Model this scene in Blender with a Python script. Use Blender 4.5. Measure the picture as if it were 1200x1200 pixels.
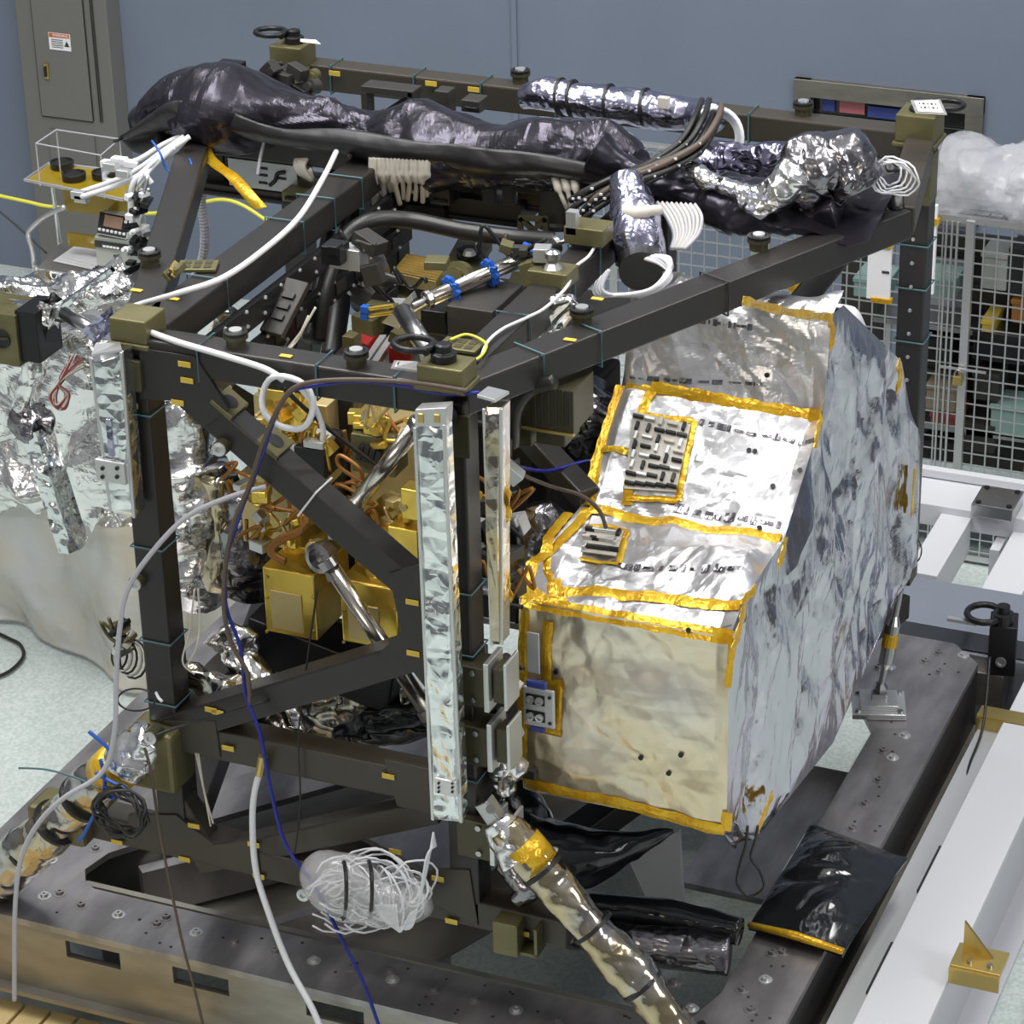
import bpy, bmesh, math, random
from mathutils import Vector as V, Matrix, noise
for o in list(bpy.data.objects): bpy.data.objects.remove(o)
S = bpy.context.scene; COL = S.collection
R = math.radians
# ---------------------------------------------------------------- camera
F = 3290.0
AX = Matrix(((0.92261827, -0.15555773, 0.35295513), (0.38514422, 0.42127324, -0.82109243), (-0.02096327, 0.89349351, 0.44858655)))
CAM = V((3.61571406, -7.9932987, 6.52472333))
cd = bpy.data.cameras.new('camera'); cam = bpy.data.objects.new('camera', cd); COL.objects.link(cam)
cam.matrix_world = Matrix.Translation(CAM) @ AX.to_4x4()
cd.sensor_width = 36; cd.lens = 36*F/1200; cd.clip_end = 200; S.camera = cam
# ---------------------------------------------------------------- world, lamps, exposure
w = bpy.data.worlds.new('room_light'); S.world = w; w.use_nodes = True
wn = w.node_tree.nodes; wl = w.node_tree.links; wn.clear()
tc = wn.new('ShaderNodeTexCoord'); sp = wn.new('ShaderNodeSeparateXYZ'); rp = wn.new('ShaderNodeValToRGB')
bg = wn.new('ShaderNodeBackground'); wo = wn.new('ShaderNodeOutputWorld'); mr = wn.new('ShaderNodeMapRange')
wl.new(tc.outputs['Generated'], sp.inputs[0]); wl.new(sp.outputs['Z'], mr.inputs[0]); mr.inputs[1].default_value = -1; mr.inputs[2].default_value = 1
wl.new(mr.outputs[0], rp.inputs[0]); wl.new(rp.outputs[0], bg.inputs[0]); wl.new(bg.outputs[0], wo.inputs[0])
e = rp.color_ramp.elements
e[0].position = 0; e[0].color = (.30, .31, .31, 1); e[1].position = 1; e[1].color = (.95, .97, 1.0, 1)
for p_, c_ in ((.46, (.22, .23, .25, 1)), (.52, (.42, .42, .43, 1)), (.72, (.55, .56, .58, 1))):
    q = e.new(p_); q.color = c_
bg.inputs[1].default_value = .46
def area(name, loc, size, power, col=(1, .98, .95), tgt=None):
    l = bpy.data.lights.new(name, 'AREA'); l.shape = 'RECTANGLE'; l.size, l.size_y = size; l.energy = power; l.color = col
    o = bpy.data.objects.new(name, l); COL.objects.link(o); o.location = loc
    if tgt is not None: o.rotation_euler = (V(tgt)-V(loc)).to_track_quat('-Z', 'Y').to_euler()
    return o
for i, (x, y, pw) in enumerate([(-5, -1, 150), (-1.5, -1.5, 190), (2.2, 0, 230), (-3, 3.5, 200), (1.5, 4, 230), (-5.5, 5, 120), (4.5, 5, 170)]):
    area('ceiling_light', (x, y, 8.5), (.7, 2.6), pw*.82)
area('ceiling_light', (-3, 0.5, 8.8), (2.5, 2.5), 280, (1, 1, 1), (-2, 1.5, 1))
area('fill_light', (9, -1.5, 6), (3, 3), 260, (1, .99, .97), (0, 1.5, 1))  # area lamp added at the right to give the foil contrast
area('fill_light', (-2.5, -9, 5.0), (4, 2), 150, (1, .90, .76), (-.5, 0, 1))  # warm area lamp added on the camera side, also for foil contrast
S.view_settings.view_transform = 'Standard'; S.view_settings.look = 'None'; S.view_settings.gamma = 1; S.view_settings.use_curve_mapping = False
S.view_settings.exposure = 0.0
# ---------------------------------------------------------------- helpers
rnd = random.Random(7)
def P(px, py, **k):
    d = AX @ V(((px-600)/F, -(py-600)/F, -1)); (a, v), = k.items(); i = 'xyz'.index(a)
    return CAM + d*((v-CAM[i])/d[i])
MATS = {}
def mat(name, col, metal=0., rough=.5, bump=0., scale=20., kind='noise', coat=0., alpha=1., var=0., trans=0., spec=.5, emit=0, aniso=None, col2=None, vs=None):
    m = bpy.data.materials.new(name); m.use_nodes = True; n = m.node_tree.nodes; l = m.node_tree.links; b = n['Principled BSDF']
    b.inputs['Base Color'].default_value = (*col, 1); b.inputs['Metallic'].default_value = metal; b.inputs['Roughness'].default_value = rough
    b.inputs['Coat Weight'].default_value = coat; b.inputs['Alpha'].default_value = alpha; b.inputs['Transmission Weight'].default_value = trans
    b.inputs['Specular IOR Level'].default_value = spec
    if emit: b.inputs['Emission Color'].default_value = (*col, 1); b.inputs['Emission Strength'].default_value = emit
    t = n.new('ShaderNodeTexCoord'); mp = n.new('ShaderNodeMapping'); l.new(t.outputs['Object'], mp.inputs[0])
    if aniso: mp.inputs['Scale'].default_value = aniso
    if bump:
        bp = n.new('ShaderNodeBump'); bp.inputs['Strength'].default_value = bump
        if kind == 'foil':
            no = n.new('ShaderNodeTexNoise'); no.inputs['Scale'].default_value = scale*.6; no.inputs['Detail'].default_value = 2
            mx = n.new('ShaderNodeMixRGB'); mx.blend_type = 'ADD'; mx.inputs[0].default_value = .12
            l.new(mp.outputs[0], no.inputs[0]); l.new(mp.outputs[0], mx.inputs[1]); l.new(no.outputs['Color'], mx.inputs[2])
            vo = n.new('ShaderNodeTexVoronoi'); vo.inputs['Scale'].default_value = scale; l.new(mx.outputs[0], vo.inputs['Vector'])
            v2 = n.new('ShaderNodeTexVoronoi'); v2.inputs['Scale'].default_value = scale*2.3; v2.distance = 'MANHATTAN'; l.new(mx.outputs[0], v2.inputs['Vector'])
            ad = n.new('ShaderNodeMath'); ad.operation = 'MULTIPLY_ADD'; ad.inputs[1].default_value = .45
            l.new(v2.outputs['Distance'], ad.inputs[0]); l.new(vo.outputs['Distance'], ad.inputs[2]); l.new(ad.outputs[0], bp.inputs['Height'])
            bp.inputs['Distance'].default_value = .5/scale
        else:
            no = n.new('ShaderNodeTexNoise'); no.inputs['Scale'].default_value = scale; no.inputs['Detail'].default_value = 4
            l.new(mp.outputs[0], no.inputs[0]); l.new(no.outputs['Fac'], bp.inputs['Height']); bp.inputs['Distance'].default_value = .02
        l.new(bp.outputs[0], b.inputs['Normal'])
    if var or col2:
        no = n.new('ShaderNodeTexNoise'); no.inputs['Scale'].default_value = vs or scale*.5; no.inputs['Detail'].default_value = 5
        l.new(mp.outputs[0], no.inputs[0]); cr = n.new('ShaderNodeValToRGB'); cr.color_ramp.elements[0].position = .38; cr.color_ramp.elements[1].position = .62
        a = col2 or tuple(c*(1-var) for c in col)
        cr.color_ramp.elements[0].color = (*a, 1); cr.color_ramp.elements[1].color = (*col, 1)
        l.new(no.outputs['Fac'], cr.inputs[0]); l.new(cr.outputs[0], b.inputs['Base Color'])
    MATS[name] = m; return m
mat('wall_paint', (.165, .198, .262), 0, .6, var=.06, scale=2)
mat('floor_epoxy', (.60, .66, .64), 0, .32, var=.35, scale=110, col2=(.46, .53, .51))
mat('panel_grey', (.17, .165, .155), .1, .45)
mat('dark_gap', (.02, .02, .02), 0, .6)
mat('composite', (.024, .0215, .020), .1, .38, bump=.05, scale=200)
mat('composite_brown', (.046, .039, .030), .1, .42)
mat('olive', (.16, .145, .065), .45, .42, var=.2, scale=14)
mat('olive_dark', (.07, .064, .035), .4, .45)
mat('foil', (.86, .86, .86), 1, .2, bump=.10, scale=16, kind='foil')
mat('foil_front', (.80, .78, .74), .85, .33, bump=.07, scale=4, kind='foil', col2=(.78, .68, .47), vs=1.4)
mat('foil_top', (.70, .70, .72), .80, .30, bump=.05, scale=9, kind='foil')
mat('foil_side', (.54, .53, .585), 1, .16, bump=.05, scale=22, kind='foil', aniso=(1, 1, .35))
mat('foil_left', (.90, .90, .89), 1, .18, bump=.14, scale=14, kind='foil')
mat('foil_flat', (.80, .84, .84), 1, .18, bump=.2, scale=7, kind='foil')
mat('foil_purple', (.26, .25, .36), 1, .22, bump=.25, scale=9, kind='foil')
mat('foil_lilac', (.42, .42, .56), 1, .22, bump=.22, scale=10, kind='foil')
mat('foil_grey', (.28, .27, .29), 1, .22, bump=.2, scale=8, kind='foil')
mat('foil_wrap', (.46, .45, .45), 1, .17, bump=.10, scale=5, kind='foil', col2=(.50, .42, .26), vs=5)  # tan second colour paints a warm reflection into the foil
mat('black_film', (.045, .042, .055), .75, .27, bump=.04, scale=5, kind='foil')
mat('black_cloth', (.016, .015, .017), .15, .40, bump=.05, scale=5, kind='foil')
mat('black_gloss', (.012, .014, .016), .3, .10, bump=.12, scale=3, kind='foil', coat=.5)
mat('kapton', (.78, .50, .03), .45, .26, bump=.15, scale=20, kind='foil', col2=(.62, .33, .012), vs=10)
mat('amber', (.36, .25, .008), 0, .15, alpha=.85, coat=.5)
mat('gold', (.84, .60, .12), .9, .30, var=.25, scale=12, bump=.1)
mat('gold_pale', (.72, .58, .28), .7, .42, var=.15, scale=6)
mat('orange_brown', (.30, .13, .025), .3, .4)
mat('steel', (.42, .42, .42), 1, .28)
mat('steel_tube', (.62, .58, .52), 1, .22)
mat('steel_plate', (.38, .365, .37), .8, .36, var=.35, scale=5, bump=.05, aniso=(3, 1, 1))
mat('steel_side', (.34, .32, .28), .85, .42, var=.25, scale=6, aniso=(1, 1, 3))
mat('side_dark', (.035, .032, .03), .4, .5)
mat('alu', (.62, .63, .63), .85, .38)
mat('alu_light', (.55, .56, .57), .4, .4)
mat('white_paint', (.60, .61, .64), 0, .4)
mat('grey_paint', (.30, .31, .35), .1, .4)
mat('blue_plate', (.27, .30, .36), .4, .33)
mat('black', (.012, .012, .012), 0, .45)
mat('black_metal', (.02, .02, .022), .5, .35)
mat('dark_box', (.045, .042, .038), .3, .5)
mat('white_cable', (.72, .73, .76), 0, .4)
mat('grey_cable', (.42, .42, .46), 0, .35)
mat('cream_cable', (.55, .52, .46), 0, .5)
mat('blue_cable', (.012, .018, .22), 0, .35)
mat('blue_tie', (.01, .09, .42), 0, .35)
mat('brown_cable', (.09, .065, .05), 0, .5)
mat('black_cable', (.014, .014, .014), 0, .4)
mat('teal_tie', (.05, .13, .15), 0, .5)
mat('yellow_tag', (.62, .45, .06), 0, .5)
mat('yellow_cable', (.75, .72, .08), 0, .4)
mat('paper', (.82, .82, .84), 0, .6)
mat('ink', (.03, .03, .03), 0, .6)
mat('orange_ink', (.55, .12, .03), 0, .5)
mat('red', (.30, .012, .015), 0, .35)
mat('red_wire', (.22, .04, .04), 0, .5)
mat('bag_film', (.8, .8, .82), 0, .15, alpha=.32, coat=.6)
mat('plastic', (.66, .67, .71), 0, .22, alpha=.50, bump=.2, scale=5, kind='foil', coat=.4)
mat('plastic_skirt', (.74, .74, .72), .0, .26, alpha=.58, bump=.12, scale=3, kind='foil', coat=.6, col2=(.72, .66, .52), vs=2)
mat('clear', (.9, .9, .9), 0, .1, alpha=.18)
mat('mint', (.24, .36, .33), 0, .5)
mat('screen', (.20, .13, .10), 0, .2, coat=.5)
mat('window_dark', (.015, .014, .013), 0, .08, coat=.5)
mat('brass', (.55, .42, .15), .9, .35)
mat('bench_wood', (.62, .47, .22), 0, .55, var=.2, scale=12)
mat('grey_box', (.33, .35, .32), 0, .45)
mat('carton', (.25, .2, .14), 0, .6)
mat('blue_item', (.05, .07, .3), 0, .5)
mat('pink_item', (.5, .15, .17), 0, .5)

def obj(name, verts, faces, m, parent=None, smooth=False, bevel=0, solid=0, label=None, edges=()):
    me = bpy.data.meshes.new(name); me.from_pydata([tuple(v) for v in verts], list(edges), faces); me.update()
    if smooth: me.polygons.foreach_set('use_smooth', [True]*len(me.polygons))
    me.materials.append(MATS[m]); o = bpy.data.objects.new(name, me); COL.objects.link(o)
    if bevel:
        b = o.modifiers.new('b', 'BEVEL'); b.width = bevel; b.segments = 2; b.limit_method = 'ANGLE'
    if solid:
        b = o.modifiers.new('s', 'SOLIDIFY'); b.thickness = solid
    if parent is not None: o.parent = parent
    if label: o['label'] = label
    return o
def tag(o, label, cat, group=None, kind=None):
    if label: o['label'] = label
    if cat: o['category'] = cat
    if group: o['group'] = group
    if kind: o['kind'] = kind
    return o
def thing(name, label, cat, group=None):
    o = bpy.data.objects.new(name, None); COL.objects.link(o); o.empty_display_size = .05
    return tag(o, label, cat, group)
def struct(o): o['kind'] = 'structure'; return o
class MB:
    def __init__(s): s.v = []; s.f = []
    def add(s, v, f):
        n = len(s.v); s.v += [V(q) for q in v]; s.f += [tuple(i+n for i in g) for g in f]; return s
    def box(s, c, d, rot=None):
        c = V(c); M = rot or Matrix.Identity(3)
        v = [c + M @ V((x*d[0]/2, y*d[1]/2, z*d[2]/2)) for x in (-1, 1) for y in (-1, 1) for z in (-1, 1)]
        return s.add(v, [(0, 1, 3, 2), (4, 6, 7, 5), (0, 4, 5, 1), (2, 3, 7, 6), (0, 2, 6, 4), (1, 5, 7, 3)])
    def beam(s, a, b, wd, h, up=(0, 0, 1)):
        a, b = V(a), V(b); d = (b-a).normalized(); x = d.cross(V(up))
        if x.length < .01: x = V((1, 0, 0))
        x.normalize(); u = x.cross(d).normalized(); M = Matrix((x, d, u)).transposed()
        return s.box((a+b)/2, (wd, (b-a).length, h), M)
    def prism(s, poly, vec):
        poly = [V(p) for p in poly]; n = len(poly); vec = V(vec)
        v = poly + [p+vec for p in poly]
        return s.add(v, [tuple(range(n))[::-1], tuple(range(n, 2*n))] + [(i, (i+1) % n, (i+1) % n+n, i+n) for i in range(n)])
    def tube(s, pts, r, seg=8, cap=True, closed=False, ell=1.0, rot=0):
        pts = [V(p) for p in pts]; n = len(pts); rr = r if isinstance(r, (list, tuple)) else [r]*n
        v = []; nrm = None
        for i, p in enumerate(pts):
            if closed: t = pts[(i+1) % n]-pts[i-1]
            else: t = pts[min(i+1, n-1)]-pts[max(i-1, 0)]
            if t.length < 1e-7: t = V((0, 0, 1))
            t.normalize()
            if nrm is None: nrm = t.orthogonal() if abs(t.z) > .95 else V((0, 0, 1))
            nrm = nrm - t*nrm.dot(t)
            if nrm.length < 1e-5: nrm = t.orthogonal()
            nrm.normalize(); b = t.cross(nrm)
            for k in range(seg):
                a = rot+2*math.pi*k/seg; v.append(p + (nrm*math.cos(a)+b*math.sin(a)*ell)*rr[i])
        f = []
        for i in range(n if closed else n-1):
            j = (i+1) % n
            for k in range(seg): f.append((i*seg+k, i*seg+(k+1) % seg, j*seg+(k+1) % seg, j*seg+k))
        if cap and not closed: f += [tuple(range(seg))[::-1], tuple(range((n-1)*seg, n*seg))]
        return s.add(v, f)
    def cyl(s, a, b, r, seg=16, r2=None): return s.tube([a, b], [r, r if r2 is None else r2], seg)
    def lathe(s, c, prof, ax=(0, 0, 1), seg=18):
        c = V(c); q = V(ax).normalized().to_track_quat('Z', 'Y').to_matrix(); v = []; f = []
        for r, z in prof:
            for k in range(seg): a = 2*math.pi*k/seg; v.append(c + q @ V((r*math.cos(a), r*math.sin(a), z)))
        for i in range(len(prof)-1):
            for k in range(seg): f.append((i*seg+k, i*seg+(k+1) % seg, (i+1)*seg+(k+1) % seg, (i+1)*seg+k))
        f += [tuple(range(seg))[::-1], tuple(range((len(prof)-1)*seg, len(prof)*seg))]
        return s.add(v, f)
    def grid(s, fn, nu, nv):
        v = [fn(i/nu, j/nv) for j in range(nv+1) for i in range(nu+1)]
        return s.add(v, [(j*(nu+1)+i, j*(nu+1)+i+1, (j+1)*(nu+1)+i+1, (j+1)*(nu+1)+i) for j in range(nv) for i in range(nu)])
    def out(s, name, m, parent=None, **k): return obj(name, s.v, s.f, m, parent, **k)
def cat(pts, n=6, closed=False):
    pts = [V(p) for p in pts]; N = len(pts); o = []
    for i in range(N if closed else N-1):
        g = (lambda j: pts[j % N]) if closed else (lambda j: pts[max(0, min(N-1, j))])
        a, b, c, d = g(i-1), g(i), g(i+1), g(i+2)
        for k in range(n):
            t = k/n; o.append(.5*((2*b)+(c-a)*t+(2*a-5*b+4*c-d)*t*t+(3*b-a-3*c+d)*t**3))
    if not closed: o.append(pts[-1])
    return o
FD = {}
_rg = random.Random(99); _RT = [_rg.random()-.5 for _ in range(4096)]
def _h(a, b, c): return _RT[(a*73856093 ^ b*19349663 ^ c*83492791) & 4095]
def fold(p, seed=0, sc=3., amp=.03, n=6, pers=1.45, stretch=(1, 1, 1)):
    """crumpled sheet: piecewise-flat facets with sharp creases, several sizes"""
    if seed not in FD:
        r = random.Random(seed); FD[seed] = [(Matrix.Rotation(r.uniform(0, 6.28), 3, V((r.gauss(0, 1), r.gauss(0, 1), r.gauss(0, 1))).normalized()), r.randrange(999)) for _ in range(8)]
    p = V((p[0]*stretch[0], p[1]*stretch[1], p[2]*stretch[2])); s = 0; f = sc*.9; a = amp*1.9
    q = p*sc*.6+V((seed, 3.3, 7.1)); p = p+V((noise.noise(q), noise.noise(q+V((31.7, 0, 0))), noise.noise(q+V((0, 57.3, 0)))))*.6/sc
    for i in range(min(n, 4)):
        M, o = FD[seed][i]; q = M @ p; x, y, z = q.x*f, q.y*f, q.z*f
        ix, iy, iz = math.floor(x), math.floor(y), math.floor(z); fr = ((x-ix, 0), (y-iy, 1), (z-iz, 2)); fr = sorted(fr, reverse=True)
        c = [ix+o, iy, iz]; v = [_h(*c)]
        for _, k in fr: c[k] += 1; v.append(_h(*c))
        s += a*(v[0]*(1-fr[0][0])+v[1]*(fr[0][0]-fr[1][0])+v[2]*(fr[1][0]-fr[2][0])+v[3]*fr[2][0])
        f *= 1.85; a /= 1.85*.95 if pers < 1.4 else 2.1
    return s
def crbox(c, d, seed, sc, amp, n=14, pw=6.):
    """rounded, crinkled body"""
    m = MB(); c = V(c); d = V(d)
    for ax in range(3):
        for sg in (-1, 1):
            def fn(u, v, ax=ax, sg=sg):
                q = [0, 0, 0]; q[ax] = sg; q[(ax+1) % 3] = (u*2-1)*(sg); q[(ax+2) % 3] = v*2-1
                q = V(q); ln = (abs(q.x)**pw+abs(q.y)**pw+abs(q.z)**pw)**(1/pw); q = q/ln
                p = V((q.x*d.x/2, q.y*d.y/2, q.z*d.z/2)); nn = V((q.x/d.x, q.y/d.y, q.z/d.z)).normalized()
                return c+p+nn*fold(c+p, seed, sc, amp)
            m.grid(fn, n, n)
    return m
def wrap(pts, radii, seed, sc, amp, seg=28, n=10, ell=1.0):
    """crinkled sleeve around a path"""
    c = cat(pts, n); k = len(c); N = len(pts); rr = []
    for i in range(k):
        t = i/(k-1)*(N-1); a = int(min(t, N-2)); rr.append(radii[a]+(radii[a+1]-radii[a])*(t-a))
    m = MB(); m.tube(c, rr, seg, ell=ell)
    for i, v in enumerate(m.v):
        cc = c[min(i//seg, k-1)]; d = (v-cc); L = d.length or 1
        v += d/L*fold(v, seed, sc, amp)
    return m
def pxs(l, **k): return [P(*q, **k) for q in l]
def pxy(l): return [P(q[0], q[1], y=q[2]) for q in l]
def cable(name, label, cat_, pts, r, m, parent=None, n=8, group=None, closed=False):
    o = MB().tube(cat(pts, n, closed), r, 8, closed=closed).out(name, m, parent, smooth=True)
    if parent is None: tag(o, label, cat_, group)
    return o
def text(s, size, M, m, parent, name='lettering'):
    c = bpy.data.curves.new('t', 'FONT'); c.body = s; c.size = size; c.align_x = 'CENTER'; c.align_y = 'CENTER'; c.extrude = .0005
    t = bpy.data.objects.new('t', c); COL.objects.link(t); bpy.context.view_layer.update()
    me = bpy.data.meshes.new_from_object(t); bpy.data.objects.remove(t); me.name = name
    me.transform(M); me.materials.clear(); me.materials.append(MATS[m]); o = bpy.data.objects.new(name, me); COL.objects.link(o); o.parent = parent; return o
def frameM(o, x, y):
    x = V(x).normalized(); y = V(y); y = (y-x*y.dot(x)).normalized(); z = x.cross(y)
    return Matrix.Translation(V(o)) @ Matrix((x, y, z)).transposed().to_4x4()
# ================================================================ STRUCTURE
struct(MB().add([(-14, -12, -.9), (10, -12, -.9), (10, 8, -.9), (-14, 8, -.9)], [(0, 1, 2, 3)]).out('floor', 'floor_epoxy'))
m = MB(); WY = 8.0
# wall with window opening
wx0, wx1, wz0, wz1 = -1.29, -.10, .30, 1.13
m.box((-8, WY+.1, 3.6), (2*(8+wx0), .2, 9)); m.v = [V((min(v.x, wx0), v.y, v.z)) for v in m.v]
m.box(((10+wx1)/2, WY+.1, 3.6), (10-wx1, .2, 9)); m.box(((wx0+wx1)/2, WY+.1, (wz1+8.1)/2), (wx1-wx0, .2, 8.1-wz1)); m.box(((wx0+wx1)/2, WY+.1, (wz0-.9)/2), (wx1-wx0, .2, wz0+.9))
struct(m.out('wall_back', 'wall_paint'))
sm = P(603, 20, y=WY)
struct(MB().box((sm.x, WY-.008, 3.6), (.035, .016, 9)).out('trim_1', 'wall_paint'))
# window
m = MB(); t = .11
for a, b in (((wx0, wz1-t/2), (wx1, wz1-t/2)), ((wx0, wz0+t/2), (wx1, wz0+t/2))): m.box(((wx0+wx1)/2, WY-.0, a[1]), (wx1-wx0, .08, t))
for x in (wx0+t/2, wx1-t/2): m.box((x, WY, (wz0+wz1)/2), (t, .078, wz1-wz0))
fr = m.out('window_1', 'steel_side', bevel=.004); struct(fr)
MB().box(((wx0+wx1)/2, WY+.07, (wz0+wz1)/2), (wx1-wx0-.2, .01, wz1-wz0-.2)).out('window_pane', 'window_dark', fr)
m = MB()
for i in range(9): m.box(((wx0+wx1)/2, WY+.05, wz0+.15+i*.055), (wx1-wx0-.24, .012, .004))
m.out('window_rail', 'steel', fr)
MB().box((wx0+.35, WY+.055, wz1-.17), (.16, .01, .09)).out('red_card', 'pink_item', fr)
MB().box((wx0+.20, WY+.055, wz1-.17), (.08, .01, .09)).out('blue_card', 'blue_item', fr)
MB().box((wx0+.58, WY+.055, wz1-.19), (.26, .01, .07)).out('blue_card', 'blue_item', fr)
MB().box((wx0+.50, WY+.045, wz1-.27), (.8, .02, .012)).out('window_rail', 'steel', fr)
# electrical panel
t = thing('electrical_panel', 'tall grey electrical panel cabinet with warning sticker on the blue wall', 'electrical cabinet')
x0, x1 = P(16, 0, y=WY-.18).x, P(123, 0, y=WY-.18).x; yb = WY-.18
MB().box(((x0+x1)/2, WY-.09, 1.6), (x1-x0, .17, 4.9)).out('body', 'panel_grey', t, bevel=.006)
xa, xb = x0+.14, x0+.54
MB().box(((xa+xb)/2, yb-.006, 2.3), (xb-xa, .012, 3.9)).out('door', 'panel_grey', t, bevel=.003)
m = MB()
for x in (xa-.004, xb+.004, xb+.06, xb+.075): m.box((x, yb-.002, 2.3), (.006, .006, 3.9))
m.box(((xa+xb)/2, yb-.003, .345), (xb-xa, .006, .007)); m.out('door_seam', 'dark_gap', t)
MB().box(((xa+xb)/2+.02, yb-.006, -.3), (xb-xa-.04, .012, 1.1)).out('lower_cover', 'panel_grey', t, bevel=.003)
lp = P(55, 83, y=yb-.015); MB().box(lp, (.035, .03, .11)).out('latch', 'brass', t, bevel=.006); MB().box(lp+V((0, -.02, 0)), (.015, .02, .07)).out('latch_lever', 'black', t)
sp_ = P(70, 49, y=yb-.016)
st = MB().box(sp_, (.17, .002, .12)).out('warning_sticker', 'paper', t)
MB().box(sp_+V((0, -.002, .043)), (.16, .002, .028)).out('header_band', 'orange_ink', st)
text('WARNING', .026, frameM(sp_+V((.01, -.0035, .043)), (1, 0, 0), (0, 0, 1)), 'paper', st)
m = MB()
for i in range(5): m.box(sp_+V((-.02, -.002, .012-i*.013)), (.09, .002, .004))
m.prism([sp_+V((.035, -.003, -.03)), sp_+V((.075, -.003, -.03)), sp_+V((.055, -.003, .01))], (0, .001, 0)); m.out('print', 'ink', st)
# hose / conduit hanging on wall
cable('corrugated_hose', 'grey corrugated hose hanging behind the left dark beam', 'hose', pxy([(236, 180, 2.5), (237, 215, 2.6), (236, 240, 2.6), (240, 270, 2.6), (238, 300, 2.6), (228, 325, 2.6)]), .019, 'grey_cable')
o = bpy.data.objects['corrugated_hose']; hr = cat(pxy([(237, 215, 2.6), (236, 240, 2.6), (240, 270, 2.6), (238, 300, 2.6), (228, 325, 2.6)]), 8)
m = MB()
for i in range(len(hr)-1): m.cyl(hr[i], hr[i].lerp(hr[i+1], .5), .023, 10)
m.out('rib', 'grey_cable', o)
cable('yellow_cable', 'thin yellow cable running along the wall behind the cart', 'cable', pxy([(-20, 225, 6), (30, 236, 6), (68, 243, 6), (180, 250, 6), (262, 234, 6), (312, 258, 6)]), .012, 'yellow_cable')
cable('black_cable', 'thin black cable sagging past the cart handle at left', 'cable', pxy([(-10, 240, 5.2), (20, 265, 5.2), (55, 297, 5.2)]), .006, 'black_cable')
# ================================================================ BASE PLATE
t = thing('support_base', 'large machined steel base plate with chamfered openings under the black truss', 'base plate')
def plate(poly, holes, z0, z1, name, m_, par, bevel=0):
    bm = bmesh.new(); loops = [poly]+holes; es = []
    for lp_ in loops:
        vs = [bm.verts.new((x, y, z1)) for x, y in lp_]
        es += [bm.edges.new((vs[i], vs[(i+1) % len(vs)])) for i in range(len(vs))]
    bmesh.ops.triangle_fill(bm, edges=es, use_beauty=True, use_dissolve=False)
    g = bmesh.ops.extrude_face_region(bm, geom=bm.faces[:])
    for v in g['geom']:
        if isinstance(v, bmesh.types.BMVert): v.co.z = z0
    bmesh.ops.recalc_face_normals(bm, faces=bm.faces[:])
    me = bpy.data.meshes.new(name); bm.to_mesh(me); bm.free(); me.materials.append(MATS[m_]); o = bpy.data.objects.new(name, me); COL.objects.link(o); o.parent = par
    return o
def cham(x0, x1, y0, y1, c): return [(x0+c, y0), (x1-c, y0), (x1, y0+c), (x1, y1-c), (x1-c, y1), (x0+c, y1), (x0, y1-c), (x0, y0+c)]
def rnded(x0, x1, y0, y1, r, n=5):
    o = []
    for cx, cy, a0 in ((x1-r, y0+r, -90), (x1-r, y1-r, 0), (x0+r, y1-r, 90), (x0+r, y0+r, 180)):
        for k in range(n+1): a = R(a0+90*k/n); o.append((cx+r*math.cos(a), cy+r*math.sin(a)))
    return o
PX0, PX1, PY0, PY1 = -2.41, 1.12, -.125, 3.40
h1 = [(-1.88, .17), (.30, .17), (.62, .17), (.83, .42), (.83, 2.50), (.66, 2.80), (-.45, 1.55), (-.70, 1.25), (-1.25, .62)]
h1 = [(-1.86, .20), (-1.80, .17), (.60, .17), (.78, .24), (.83, .42), (.83, 2.50), (.66, 2.78), (.10, 2.78), (-1.60, .80), (-1.88, .42), (-1.91, .28)]
h2 = [(-2.1, .95), (-1.75, 1.05), (-.35, 2.60), (-.50, 2.85), (-1.95, 2.85), (-2.10, 2.7)]
tp = plate([(PX0, PY0), (PX1, PY0), (PX1, PY1-.15), (PX1-.15, PY1), (PX0, PY1)], [h1, h2], -.03, 0, 'top_plate', 'steel_plate', t)
m = MB()
def slotweb(a, b, slots, z0=-.33, z1=-.03, th=.03):
    a, b = V(a), V(b); L = (b-a).length; d = (b-a)/L; cur = 0
    for s0, s1 in slots+[(L, L)]:
        m.prism([a+d*cur+V((0, 0, z0)), a+d*s0+V((0, 0, z0)), a+d*s0+V((0, 0, z1)), a+d*cur+V((0, 0, z1))], d.cross(V((0, 0, 1)))*-th)
        if s1 > s0:
            for zz0, zz1 in ((z0, -.135), (-.055, z1)):
                m.prism([a+d*s0+V((0, 0, zz0)), a+d*s1+V((0, 0, zz0)), a+d*s1+V((0, 0, zz1)), a+d*s0+V((0, 0, zz1))], d.cross(V((0, 0, 1)))*-th)
        cur = s1
slotweb((PX0, PY0, 0), (PX1, PY0, 0), [(.64, .89), (1.13, 1.38), (1.72, 1.97), (2.6, 2.85)])
slotweb((PX0, PY1, 0), (PX0, PY0, 0), [])
slotweb((PX1-.15, PY1, 0), (PX0, PY1, 0), [])
slotweb((.86, .3, 0), (.86, 2.6, 0), []); slotweb((-1.9, .22, 0), (.62, .22, 0), [])
m.out('side_rail', 'steel_side', t)
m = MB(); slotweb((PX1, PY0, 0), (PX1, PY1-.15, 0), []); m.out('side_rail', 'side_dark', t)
MB().box(((PX0+PX1)/2, PY0-.02, -.34), (PX1-PX0, .06, .02)).box((PX1+.02, 1.6, -.345), (.10, 3.3, .03)).out('lower_flange', 'steel_side', t)
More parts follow.
